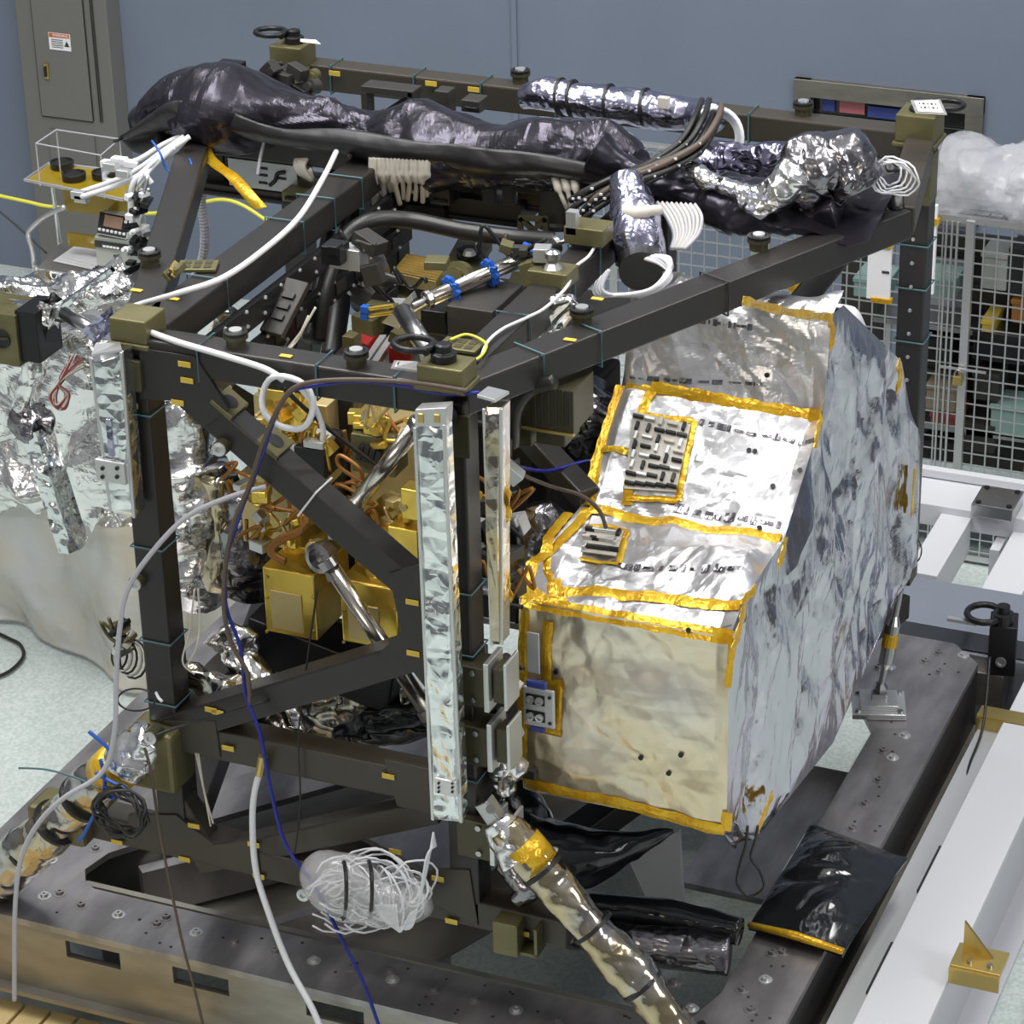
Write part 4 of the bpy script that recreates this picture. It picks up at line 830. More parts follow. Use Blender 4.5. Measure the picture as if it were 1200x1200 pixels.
# ================================================================ GOLD INSTRUMENTS INSIDE THE TRUSS
def zpoly(px, z, th=.02, m_='olive', name='plate', par=None, bevel=.002): return MB().prism([P(a, b, z=z) for a, b in px], (0, 0, -th)).out(name, m_, par, bevel=bevel)
def clutter(t, x0, y0, x1, y1, yd, n, seed, mats=('gold',), smin=8, smax=26, dep=.1):
    r = random.Random(seed); nm = {'gold': 'gold_block', 'gold_pale': 'gold_cover', 'orange_brown': 'wire_bundle', 'black_metal': 'black_block', 'steel': 'steel_fitting', 'alu': 'silver_fitting', 'olive': 'olive_bracket', 'dark_box': 'dark_module'}
    for i in range(n):
        cx, cy = r.uniform(x0, x1), r.uniform(y0, y1); w_, h_ = r.uniform(smin, smax)/300, r.uniform(smin, smax)*.7/300; mm = r.choice(mats); c = P(cx, cy, y=yd-r.uniform(0, dep)); k = r.random()
        M = Matrix.Rotation(r.choice((0, 0, .3, -.35, .8)), 3, 'Y') @ Matrix.Rotation(r.choice((0, .25, -.3)), 3, 'Z')
        m = MB()
        if mm == 'orange_brown' or k > .88:
            m.tube(cat([c+V((r.uniform(-.08, .08), r.uniform(-.04, .0), r.uniform(-.08, .08))) for _ in range(5)], 6), .008, 7); m.out('wire_bundle', mm, t, smooth=True)
        elif k > .7: m.lathe(c, [(w_*.5, 0), (w_*.5, .05), (w_*.3, .052), (w_*.3, .07)], M @ V((0, -1, .2)), 16); m.out('round_'+nm.get(mm, 'boss'), mm, t)
        else:
            m.box(c, (w_, r.uniform(.03, .09), h_), M)
            if k > .35: m.box(c+M @ V((w_*.2, -.03, h_*.35)), (w_*.5, .05, h_*.5), M)
            m.out(nm.get(mm, 'block'), mm, t, bevel=.003)
g1 = thing('gold_instrument', 'gold-plated instrument assembly seen under the front beam between left post and dark inner posts', 'instrument')
pbox(300, 470, 385, 560, .62, .4, 'gold_pale', 'housing', g1)
MB().beam(P(312, 462, y=.56), P(335, 520, y=.50), .07, .03, (0, 1, 0)).out('bracket_arm', 'gold', g1, bevel=.003); MB().beam(P(350, 462, y=.56), P(330, 520, y=.50), .05, .03, (0, 1, 0)).out('bracket_arm', 'gold', g1, bevel=.003)
MB().beam(P(306, 458, y=.5), P(355, 464, y=.5), .05, .04).out('top_rail', 'gold', g1, bevel=.003)
clutter(g1, 305, 480, 385, 530, .55, 16, 11, ('gold', 'gold', 'gold_pale', 'orange_brown'))
for k in range(9): MB().beam(P(338+k*4, 500+k, y=.5), P(336+k*4, 520+k, y=.5), .006, .02).out('fin', 'gold', g1)
pbox(318, 520, 345, 532, .45, .1, 'alu', 'bright_plate', g1); pbox(355, 518, 378, 526, .45, .12, 'alu', 'bright_plate', g1); pbox(345, 526, 380, 560, .45, .2, 'black_metal', 'dark_module', g1)
g2 = thing('gold_optics_bench', 'cluttered gold instrument bench seen between inner posts and the long foil panel', 'instrument')
pbox(412, 500, 500, 690, .75, .4, 'gold_pale', 'housing', g2, .006); clutter(g2, 415, 475, 490, 540, .62, 22, 12, ('gold', 'gold', 'gold_pale', 'steel', 'orange_brown')); clutter(g2, 430, 580, 495, 690, .58, 34, 13, ('gold', 'gold', 'gold_pale', 'gold', 'black_metal'), 10, 28)
pbox(412, 512, 462, 556, .5, .12, 'olive', 'detector_box', g2)
for k in range(4): MB().beam(P(424+k*7, 522+k*2, y=.49), P(420+k*7, 538+k*2, y=.49), .018, .02).out('dark_slot', 'black', g2)
clutter(g2, 405, 555, 430, 600, .55, 6, 21, ('orange_brown',))
pbox(455, 620, 490, 660, .42, .08, 'gold', 'cover_plate', g2); pbox(470, 575, 497, 610, .42, .08, 'gold', 'cover_plate', g2)
g3 = thing('gold_mirror_mount', 'gold instrument part behind the diagonal beam at left centre', 'instrument')
pbox(283, 560, 350, 640, .60, .3, 'gold_pale', 'housing', g3); clutter(g3, 285, 560, 380, 650, .5, 26, 14, ('gold', 'gold', 'orange_brown', 'gold_pale', 'alu'), 8, 24)
def gbox(x0, y0, x1, y1, label):
    t = thing('gold_electronics_box', label, 'electronics box'); pbox(x0, y0+30, x1, y1, .40, .3, 'gold', 'lower_body', t, .006)
    MB().prism([P(x0+2, y0+30, y=.40), P(x1-2, y0+34, y=.40), P(x1-10, y0+12, y=.52), P(x0+18, y0+6, y=.52)], (0, .05, -.03)).out('sloped_top', 'gold', t, bevel=.004)
    pbox(x0+22, y0, x1-12, y0+22, .52, .2, 'gold', 'upper_body', t, .005); pbox(x0+8, y0+55, x0+44, y1-6, .394, .01, 'gold_pale', 'cover_plate', t, .002)
    for a in (x0+3, x1-3):
        for b in (y0+36, y0+60, y1-5): MB().lathe(P(a, b, y=.398), [(.008, 0), (.006, .006)], (0, -1, 0), 8).out('screw', 'brass', t)
    return t
gbox(310, 640, 370, 745, 'left gold box hanging under the diagonal beam'); gbox(400, 655, 466, 757, 'right gold box partly behind the steel tube')
for i in range(3): cable('orange_cable', ['upper', 'middle', 'lower'][i]+' orange insulated cable curling above the left gold box', 'cable', pxy([(365-i*6, 600+i*3, .40), (352, 620+i*2, .38), (325, 632+i*3, .38), (316+i*3, 648, .38), (335, 660-i*2, .38)]), .010, 'orange_brown')
for a, b, lab in (((492, 495), (412, 597), 'polished steel tube rising to the right toward the long foil panel'), ((382, 655), (505, 840), 'polished steel tube descending to the right behind the diagonal beam')):
    t = thing('steel_tube', lab, 'tube'); MB().cyl(P(*a, y=.32), P(*b, y=.30), .032, 24).out('tube', 'steel_tube', t, smooth=True); p, q = P(*a, y=.32), P(*b, y=.30)
    MB().cyl(p, p.lerp(q, .05), .040, 20).out('end_fitting', 'steel', t); MB().cyl(q, q.lerp(p, .05), .040, 20).out('end_fitting', 'steel', t)
t = thing('bearing_mount', 'grey round bearing at the top of the descending steel tube', 'bearing'); MB().lathe(P(382, 650, y=.36), [(.06, 0), (.06, .05), (.04, .055), (.035, .02)], (-.2, -1, .1), 20).out('ring', 'steel', t); MB().cyl(P(382, 650, y=.32), P(390, 680, y=.30), .02).out('pin', 'steel', t)
# silver foil curtains and sleeves seen through left bay
for i, (pp, rr_, mm, lab, yy) in enumerate((
    ([(232, 545), (240, 600), (238, 660), (232, 705)], [.13, .17, .17, .10], 'foil', 'bright silver foil curtain hanging behind the left post', 1.0),
    ([(262, 560), (268, 620), (262, 690)], [.06, .07, .06], 'foil_wrap', 'bronze-toned foil sleeve hanging right of the silver curtain', .85),
    ([(208, 470), (222, 500), (232, 535)], [.08, .10, .09], 'foil', 'silver foil behind the upper end of the diagonal beam', 1.1),
    ([(262, 735), (280, 760), (300, 795), (325, 835), (350, 865)], [.075, .10, .085, .10, .09], 'foil', 'silver foil sleeve angled down to the right in the lower left bay', .35),
    ([(205, 785), (240, 800), (280, 822), (322, 850), (345, 868)], [.05, .06, .065, .06, .05], 'foil_wrap', 'copper-edged foil sleeve crossing below the silver sleeve', .22),
    ([(340, 850), (385, 835), (430, 822), (480, 815)], [.10, .12, .10, .08], 'foil_wrap', 'shiny creased dark foil sleeve running right behind the lower beam', .75),
    ([(400, 868), (450, 850), (500, 845), (570, 850)], [.06, .08, .07, .05], 'black_gloss', 'wrinkled black film in the lower right bay', .6),
    ([(300, 575), (298, 640), (285, 690)], [.10, .12, .10], 'foil_grey', 'dark grey foil drape left of the gold box', .9),
    ([(285, 395), (262, 380), (240, 385)], [.07, .11, .07], 'foil', 'small bright foil tuft beyond the front beam at left', 1.3),
    ([(660, 385), (630, 380), (670, 352)], [.06, .10, .05], 'foil', 'crumpled silver foil just inside the right beam', .9),
    ([(700, 460), (685, 480), (660, 500), (640, 490)], [.10, .14, .13, .10], 'foil_grey', 'dull grey foil cylinder behind the right beam left of the silver box', 1.6),
    ([(632, 590), (640, 620), (632, 670), (618, 690)], [.07, .10, .13, .08], 'foil_grey', 'grey foil bag hanging left of the silver box', .9))):
    m = wrap([P(a, b, y=yy) for a, b in pp], rr_, 70+i, 7, .045 if mm != 'black_gloss' else .03, 30, 12, ell=.8); o = m.out('foil_sleeve', mm, smooth=True); tag(o, lab, 'foil sleeve')
# ================================================================ INTERIOR, SEEN FROM ABOVE
t = thing('dark_filler', 'deck and dark filler body added to darken the middle of the truss', 'filler body')
MB().box((-.70, 1.75, 1.35), (.95, .8, .9)).out('core', 'dark_box', t, bevel=.02); MB().box((-.70, 1.9, 1.95), (1.0, 1.0, .06)).out('deck', 'dark_box', t, bevel=.01)  # core is a body added to keep the truss interior dark
for i in range(3): MB().beam((-1.15+.4*i, 1.30, .95), (-1.05+.4*i, 1.34, 1.9), .05, .05).out('strut', 'black_metal', t)
clutter(t, 390, 280, 640, 420, 1.3, 34, 31, ('dark_box', 'black_metal', 'olive', 'dark_box', 'black_metal', 'alu'), 14, 40, .25)
t = thing('olive_cover_plate', 'olive-gold flat cover plate on the deck under the steel tube', 'cover plate')
zpoly([(500, 345), (537, 279), (577, 285), (550, 330), (520, 362)], 2.16, .03, 'olive', 'plate', t); zpoly([(457, 372), (470, 335), (520, 335), (500, 370), (475, 385)], 2.10, .03, 'olive', 'lower_plate', t)
rb = zpoly([(459, 319), (477, 297), (527, 305), (511, 330)], 2.20, .05, 'gold_pale', 'ribbed_cover', t)
m = MB()
for i in range(9):
    k = i/9+.05; a, b = P(459+(477-459)*k, 319-22*k, z=2.203), P(511+(527-511)*k, 330-25*k, z=2.203); m.beam(a, b, .004, .004)
m.out('rib', 'gold', t)
MB().lathe(P(550, 300, z=2.17), [(.055, 0), (.055, .03), (.04, .035)], seg=20).out('black_knob', 'black', t); MB().lathe(P(550, 298, z=2.21), [(.03, 0), (.02, .02)], seg=14).out('knob_cap', 'alu', t)
t = thing('green_circuit_tray', 'olive tray with silver ribbed strips right of the cover plate', 'tray'); zpoly([(600, 318), (640, 318), (632, 345), (590, 345)], 2.12, .03, 'olive', 'tray', t); zpoly([(565, 332), (615, 335), (607, 352), (560, 345)], 2.14, .02, 'steel_tube', 'ribbed_strip', t)
t = thing('dark_electronics_box', 'dark box with flat top just below the steel tube', 'electronics box'); pbox(524, 362, 578, 395, .95, .3, 'dark_box', 'body', t); pbox(493, 365, 522, 392, 1.0, .2, 'black_metal', 'side_module', t)
t = thing('red_cover', 'left red protective cover block on the inner deck', 'protective cover', 'x'); del t['group']; zpoly([(410, 397), (422, 385), (444, 387), (431, 404)], 2.14, .06, 'red', 'cap', t, .004); zpoly([(412, 402), (422, 391), (440, 393), (430, 406)], 2.07, .03, 'red', 'rim', t)
t = thing('red_cover', 'right red protective cover block behind the short steel tube', 'protective cover'); zpoly([(455, 407), (468, 391), (485, 394), (482, 411)], 2.14, .07, 'red', 'cap', t, .004); zpoly([(457, 412), (468, 397), (480, 400), (478, 414)], 2.06, .03, 'red', 'rim', t)
t = thing('metal_channel', 'pale double metal channel lying between the two red covers', 'metal channel'); zpoly([(424, 423), (445, 392), (453, 392), (431, 424)], 2.13, .03, 'alu', 'rail', t); zpoly([(433, 425), (456, 392), (463, 393), (441, 427)], 2.13, .03, 'alu', 'rail', t)
t = thing('angle_bracket', 'grey triangular metal bracket at the left end of the horizontal steel tube', 'bracket'); yy = .98
MB().prism([P(447, 378, y=yy), P(481, 345, y=yy), P(484, 352, y=yy), P(468, 386, y=yy)], (0, .04, 0)).out('plate', 'alu', t, bevel=.002); MB().cyl(P(476, 366, y=yy-.03), P(500, 352, y=yy-.03), .018).out('clevis_pin', 'steel', t)
t = thing('tied_steel_tube', 'horizontal polished steel tube wrapped with three bright blue ties', 'tube'); a, b = P(499, 352, y=.95), P(653, 286, y=1.45)
MB().cyl(a, b, .030, 26).out('tube', 'steel_tube', t, smooth=True); MB().cyl(a, a.lerp(b, .03), .036, 20).out('end_cap', 'steel', t); MB().cyl(b.lerp(a, .03), b, .036, 20).out('end_cap', 'steel', t); d = (b-a).normalized()
MB().cyl(b, b+d*.14, .009).out('rod', 'steel', t); MB().cyl(a-d*.06, a, .012).out('rod', 'steel', t)
for k in (.19, .485, .78):
    c = a.lerp(b, k); tt = MB(); tt.cyl(c-d*.012, c+d*.012, .043, 18); x = d.orthogonal().normalized(); y = d.cross(x)
    for j in range(10): q = c+(x*math.cos(j*.628)+y*math.sin(j*.628))*.043; tt.box(q, (.022, .022, .022), Matrix.Rotation(j*.628, 3, 'Y'))
    tt.out('blue_tie', 'blue_tie', t, bevel=.002)
t = thing('steel_cylinder', 'short polished steel cylinder leaning down beside the right red cover', 'tube'); a, b = P(472, 365, y=.85), P(507, 420, y=.60); MB().cyl(a, b, .036, 26).out('tube', 'steel', t, smooth=True); MB().cyl(b, b.lerp(a, .06), .042).out('end_cap', 'alu', t)
t = thing('clamp_block', 'olive clamp block with steel ball joint at right end of the tube', 'clamp'); c = P(648, 322, z=2.62); MB().box(c, (.16, .12, .06)).out('block', 'olive', t, bevel=.004); MB().lathe(c+V((0, 0, .03)), [(.04, 0), (.02, .02), (.03, .04), (.03, .06), (.012, .07)], seg=14).out('ball_joint', 'steel', t)
t = thing('small_clamp', 'olive and silver clamp beneath the cable harness end', 'clamp'); c = P(690, 272, z=2.66); MB().box(c, (.16, .12, .07)).out('block', 'olive', t, bevel=.004); MB().box(c+V((-.05, -.04, .05)), (.04, .04, .09)).out('post', 'alu', t)
t = thing('blue_capped_rods', 'yellow rods with blue end caps left of the triangular bracket', 'rods')
for dy in (0, 8): MB().cyl(P(432, 362+dy, y=.97), P(460, 358+dy, y=.97), .008).out('rod', 'gold', t); MB().box(P(428, 362+dy, y=.97), (.03, .03, .025)).out('blue_cap', 'blue_tie', t)
t = thing('steel_actuator', 'round steel actuator cluster left of the ribbed gold cover', 'actuator'); c = P(423, 320, y=1.7)
MB().lathe(c, [(.11, 0), (.12, .04), (.08, .05), (.08, .09), (.03, .10), (.015, .22)], (.9, -.3, .1), 20).out('housing', 'steel', t); MB().lathe(c+V((.03, -.05, -.08)), [(.07, 0), (.07, .12)], (.8, -.4, 0), 14).out('motor', 'dark_box', t)
for i in range(6): a_ = i*1.047; MB().box(c+V((.05, .11*math.cos(a_)*.6-.02, .11*math.sin(a_))), (.04, .02, .02)).out('lug', 'steel', t)
# thick black hoses & harnesses
for pp, r_, lab in (([(372, 400, 1.2), (380, 340, 1.3), (400, 285, 1.5), (432, 260, 1.6), (480, 258, 1.7), (540, 270, 1.7), (600, 278, 1.7), (650, 282, 1.75)], .035, 'thick black hose arching over the inner deck'),
                    ([(398, 210, 1.9), (392, 260, 1.7), (380, 320, 1.5), (365, 400, 1.3)], .045, 'black cable harness dropping beside the long left beam'),
                    ([(410, 215, 2.0), (405, 280, 1.9), (398, 350, 1.8), (388, 420, 1.6)], .05, 'second black cable harness right of the first near the long left beam'),
                    ([(600, 520, .4), (604, 480, .35), (622, 455, .35), (650, 447, .35)], .03, 'black hose curving around the brown connector box'),
                    ([(330, 430, .9), (345, 390, 1.1), (362, 345, 1.3)], .03, 'black cable behind the slotted carrier at left')):
    cable('black_hose', lab, 'hose', pxy(pp), r_, 'black_cable')
for i, (x, y, rz) in enumerate(((332, 362, 25), (238, 372, 10))):
    if i: continue
    t = thing('slotted_carrier', 'dark slotted cable carrier leaning inside the front beam at left', 'cable carrier'); a, b = P(350, 330, y=1.0), P(318, 392, y=.8); MB().beam(a, b, .10, .03, (0, -1, 1)).out('body', 'dark_box', t, bevel=.004)
    for k in (.3, .5, .7): c = a.lerp(b, k)+V((0, -.014, .014)); MB().beam(c-(b-a)*.05, c+(b-a)*.05, .05, .012, (0, -1, 1)).out('slot', 'black', t)
cable('grey_flex', 'bundle of pale thin wires falling beside the slotted carrier', 'wire', pxy([(362, 370, .9), (350, 395, .85), (338, 410, .8)]), .006, 'cream_cable'); cable('grey_flex', 'second pale wire falling to the front beam near the black harness', 'wire', pxy([(370, 360, .9), (352, 390, .85), (334, 412, .8)]), .005, 'cream_cable')
# ================================================================ ELECTRONICS ROW UNDER THE BUNDLE
E_ = 2.22
def dev(x0, y0, x1, y1, label, m_='dark_box', y=E_, d=.25, cat_='electronics box', name='electronics_box', ribs=0):
    t = thing(name, label, cat_); pbox(x0, y0, x1, y1, y, d, m_, 'housing', t, .005); pbox(x0+3, y1-6, x1-3, y1-2, y-.015, .02, 'black_metal', 'mount_foot', t)
    for k in range(ribs): xx = x0+4+(x1-x0-8)*k/max(1, ribs-1); pbox(xx-1, y0+3, xx+1, y1-8, y-.012, .02, 'black_metal', 'fin', t)
    return t
dev(235, 160, 262, 225, 'tall dark electronics box at the left end under the black bundle'); dev(262, 160, 300, 195, 'wide dark box right of the tall one under the bundle'); dev(308, 172, 345, 200, 'small ribbed olive-brown box above the white slotted bracket', 'olive_dark', ribs=6)
t = thing('slotted_bracket', 'white slotted metal bracket with curved cutouts under the bundle at left', 'bracket'); pbox(268, 190, 348, 222, E_-.06, .02, 'alu_light', 'plate', t, .002)
for a, b in ((308, 198), (308, 206), (308, 215), (330, 210)): pbox(a-5, b-2, a+5, b+1, E_-.064, .01, 'black', 'slot', t, .002)
MB().tube(cat([P(316, 217, y=E_-.066), P(322, 212, y=E_-.066), P(325, 204, y=E_-.066), P(334, 202, y=E_-.066)], 6), .009, 6).out('curved_slot', 'black', t)
dev(225, 222, 370, 236, 'long brown ledge below the white slotted bracket', 'composite_brown', E_-.05, .3, 'ledge', 'mounting_ledge'); dev(330, 226, 362, 238, 'olive block on the ledge beneath the bundle', 'olive', E_-.15, .2, 'block', 'olive_block')
t = thing('grey_wire_bundle', 'bent bundle of pale grey wires beside the ribbed box', 'wire bundle')
for i in range(6): MB().tube(cat([P(350+i*3, 180, y=E_-.05), P(346+i*2, 195, y=E_-.1), P(354+i*2, 205+i, y=E_-.1), P(366, 198+i*2, y=E_-.08)], 5), .011, 6).out('wire', 'cream_cable', t, smooth=True)
t = thing('connector_harness', 'row of cream-coloured backshell cables hanging under the middle of the black bundle', 'connector harness')
r5 = random.Random(12)
for i in range(15):
    x = 436+i*4.7; l_ = r5.uniform(28, 48) if i > 1 else 45
    MB().tube(cat([P(x, 184, y=1.93), P(x+r5.uniform(-2, 2), 200, y=1.93), P(x+r5.uniform(-2, 2)+1, 190+l_*.6, y=1.95), P(x+r5.uniform(-3, 3)+2, 194+l_, y=2.0)], 5), [.016]*6+[.020]*4+[.011]*6, 7).out('cable', 'cream_cable', t, smooth=True)
dev(430, 185, 500, 250, 'black box behind the cream connector cables', 'black_metal'); dev(503, 195, 526, 240, 'brown vertical post block between connector cables and black straps', 'composite_brown', 2.05); dev(530, 198, 562, 238, 'dark box right of the brown post block under the bundle')
for i, x in enumerate((565, 588)):
    t = thing('latch_strap', ('left' if i == 0 else 'right')+' black strap with yellow top clip under the bundle', 'strap'); pbox(x, 205, x+14, 240, 2.0, .03, 'black', 'strap', t); pbox(x-2, 201, x+17, 208, 1.98, .05, 'gold', 'yellow_clip', t)
dev(606, 205, 636, 248, 'olive-brown panel box right of the black straps under the bundle', 'olive_dark')
t = thing('round_drum', 'dark ribbed drum standing under the right end of the bundle', 'drum'); MB().lathe(P(655, 262, y=2.1), [(.10, 0), (.10, .02), (.085, .03), (.085, .24), (.10, .25), (.10, .27)], seg=24).out('drum', 'dark_box', t)
for i in range(3): MB().tube(cat(pxy([(650+i*11, 205, 1.95), (655+i*10, 222, 1.92), (662+i*7, 238, 1.92), (668+i*3, 250, 1.95)]), 5), [.018]*6+[.010]*10, 7).out('cable', 'cream_cable', t, smooth=True)
dev(380, 175, 425, 270, 'black cabinet behind the left cable harnesses', 'black_metal', 2.3, .3); dev(520, 235, 610, 262, 'low dark shelf box under the middle electronics', 'dark_box', 2.15); dev(455, 240, 520, 262, 'low black box behind the ribbed gold cover', 'black_metal', 2.1)
t = thing('lattice_bracket', 'dark olive lattice bracket below the drum', 'bracket')
for a, b in (((610, 255), (640, 285)), ((640, 255), (610, 285)), ((610, 255), (610, 290)), ((640, 255), (640, 290)), ((610, 288), (642, 290)), ((608, 255), (642, 257))): MB().beam(P(*a, y=1.95), P(*b, y=1.95), .02, .02).out('bar', 'olive_dark', t)
t = thing('flat_flex_cable', 'shiny orange-yellow flat flex cable dangling below the left end of the bundle', 'flat cable')
fp = cat(pxy([(239, 150, 2.0), (241, 180, 1.95), (255, 196, 1.85), (272, 208, 1.75), (290, 228, 1.65), (305, 245, 1.62)]), 8)
v = []
for i, p in enumerate(fp): v += [p+V((-.035, 0, 0)), p+V((0, -.004, 0)), p+V((.035, 0, .012))]
obj('flex', v, [(i*3+k, i*3+k+1, i*3+k+4, i*3+k+3) for i in range(len(fp)-1) for k in (0, 1)], 'kapton', t, smooth=True, solid=.003)
# things on the far beam
t = thing('handle_bracket', 'black perforated U-shaped bracket on the far beam behind the bundle', 'bracket'); pbox(423, 104, 484, 112, 2.85, .10, 'dark_box', 'top_bar', t); pbox(423, 108, 430, 135, 2.85, .08, 'dark_box', 'leg', t); pbox(477, 108, 484, 135, 2.85, .08, 'dark_box', 'leg', t); MB().beam(P(450, 132, y=2.9), P(478, 114, y=2.9), .02, .02).out('brace', 'dark_box', t)
dev(509, 107, 526, 135, 'small upright dark bracket behind the bundle near the far beam', 'dark_box', 2.8, .08, 'bracket', 'small_bracket'); dev(540, 118, 562, 132, 'little dark box on the bundle below the far beam', 'dark_box', 2.7, .1, 'box', 'small_box')
t = thing('corner_mechanism', 'cluster of dark blocks and wires below the far left corner', 'mechanism'); clutter(t, 305, 80, 380, 112, 2.95, 16, 41, ('dark_box', 'black_metal', 'dark_box', 'olive_dark' if False else 'olive'), 16, 34, .2)
dev(250, 77, 277, 92, 'small black box behind the hump at the left end of the bundle', 'black_metal', 2.7, .1, 'box', 'small_box')
# brown connector box right of near post
t = thing('connector_box', 'brown-grey ribbed connector box below the right beam by the near post', 'electronics box'); pbox(622, 455, 672, 505, .42, .2, 'olive_dark', 'front_housing', t, .004); pbox(598, 460, 622, 522, .44, .2, 'olive_dark', 'side_housing', t, .004); pbox(628, 505, 662, 522, .43, .15, 'olive_dark', 'lower_housing', t)
for k in range(6): pbox(626+k*8, 459, 628+k*8, 500, .412, .01, 'dark_box', 'rib', t, .001)
pbox(600, 504, 672, 507, .41, .012, 'brass', 'seam', t, .001)
t = thing('wire_cluster', 'tangle of dark modules and wires between near post and silver box', 'wiring'); clutter(t, 560, 540, 610, 700, .35, 26, 51, ('dark_box', 'black_metal', 'black_metal', 'orange_brown', 'alu'), 10, 30, .15); clutter(t, 560, 770, 600, 900, .25, 16, 52, ('dark_box', 'black_metal', 'steel'), 8, 20, .1)
MB().grid(lambda u, v: P(549+u*14, 555+v*55, y=.2)+V((fold(V((u, v, 0)), 3, 3, .03), fold(V((u, v, 0)), 9, 3, .05), 0)), 8, 12).out('kapton_fold', 'kapton', t, smooth=True, solid=.003)
# ================================================================ LEFT FOIL-DRAPED ASSEMBLY
L = thing('foil_draped_assembly', 'big mound of crinkled bright silver foil standing left of the truss', 'foil-covered instrument')
for i, (c_, d_) in enumerate((((-4.15, 3.68, .36), (2.2, .76, 1.15)), ((-3.35, 3.45, .05), (.75, .7, 1.1)))):
    crbox(c_, d_, 81+i, 2.6, .13, 90, 5).out('foil_blanket', 'foil_left', L)
m = wrap(pxy([(-20, 352, 3.2), (20, 349, 3.2), (60, 350, 3.2), (110, 338, 3.3), (150, 322, 3.4)]), [.10, .12, .10, .11, .10], 83, 6, .06, 40, 16); m.out('foil_roll', 'foil_left', L)
def fbeam(a, b, wd, h, m_, nm, par, amp=.02, seed=1, up=(0, 0, 1)):
    a, b = V(a), V(b); d = (b-a); x = d.cross(V(up)).normalized(); u = x.cross(d).normalized(); m = MB()
    for ax, o_, w1, w2 in ((u, 1, x, wd), (u, -1, x, wd), (x, 1, u, h), (x, -1, u, h)):
        ww = h if ax is u else wd
        def fn(s_, t_, ax=ax, o_=o_, w1=w1, w2=w2, ww=ww):
            p = a+d*t_+w1*(s_-.5)*w2+ax*o_*ww/2; return p+ax*o_*fold(p, seed, 8, amp, 5, 1.4)*min(1, min(s_, 1-s_)*6)
        m.grid(fn, 10, 70)
    m.out('core', m_, par, smooth=True, label=None) if False else None
    return m.out(nm, m_, par, smooth=True)
K = thing('foil_wrapped_bracing', 'angular foil-wrapped bars with a knotted joint in front of the left foil mound', 'foil-wrapped frame'); yy = 2.9
fbeam(P(-30, 357, y=yy), P(75, 366, y=yy), .06, .07, 'foil', 'horizontal_bar', K, .02, 1); fbeam(P(62, 352, y=yy), P(22, 500, y=yy), .12, .08, 'foil_left', 'leaning_bar', K, .04, 2); fbeam(P(60, 368, y=yy), P(132, 316, y=3.0), .05, .03, 'foil_flat', 'flat_strap', K, .006, 3)
fbeam(P(42, 500, y=yy-.05), P(86, 640, y=yy-.05), .15, .09, 'foil_flat', 'lower_leaning_bar', K, .03, 4); fbeam(P(38, 492, y=yy), P(-10, 455, y=yy), .02, .02, 'alu', 'thin_bar', K, .003, 5); fbeam(P(35, 505, y=yy), P(-15, 520, y=yy), .03, .03, 'foil', 'thin_bar', K, .01, 6)
m = wrap(pxy([(25, 490, yy), (40, 497, yy-.05), (58, 502, yy)]), [.06, .085, .05], 84, 12, .04, 28, 10); m.out('joint', 'foil_grey', K, smooth=True)
MB().cyl(P(75, 367, y=yy-.1), P(118, 392, y=yy-.2), .034, 18).out('steel_pin', 'steel', K, smooth=True)
fbeam(P(108, 392, y=2.6), P(132, 372, y=2.6), .09, .09, 'foil_lilac', 'end_wrap', K, .03, 7)
t = thing('red_wire_coil', 'hank of dark red wire hanging on the left foil mound', 'wire coil')
r6 = random.Random(4)
for i in range(9): MB().tube(cat(pxy([(90+r6.uniform(-8, 8), 418+r6.uniform(-4, 4), 2.75), (76+r6.uniform(-6, 2), 440, 2.73), (70, 450+r6.uniform(-3, 3), 2.72), (62+r6.uniform(-5, 4), 465, 2.71), (68+r6.uniform(-2, 8), 480+r6.uniform(-6, 1), 2.70), (78+r6.uniform(-2, 4), 462, 2.71), (70, 448, 2.71), (95+r6.uniform(-4, 4), 425+r6.uniform(-6, 6), 2.73)]), 6), .005, 6).out('wire', 'red_wire' if i % 3 else 'cream_cable', t, smooth=True)
t = thing('olive_test_box', 'olive panelled box with black side at the far left edge', 'equipment box'); yy = 2.75
pbox(-40, 366, 20, 425, yy, .25, 'olive', 'front_panel', t); pbox(20, 366, 44, 424, yy+.02, .22, 'black_metal', 'side_panel', t); MB().lathe(P(2, 397, y=yy), [(.05, 0), (.05, .01), (.042, .01), (.042, .004)], (0, -1, 0), 20).out('port', 'black', t); MB().beam(P(-6, 397, y=yy-.01), P(10, 397, y=yy-.01), .01, .01).out('port_bar', 'olive_dark', t)
o = MB().add([P(2, 440, z=.0)+V((0, 0, 0)), P(24, 432, z=0), P(14, 470, z=0), P(-10, 478, z=0)], [(0, 1, 2, 3)]).out('yellow_floor_mark', 'yellow_tag', K) if False else None
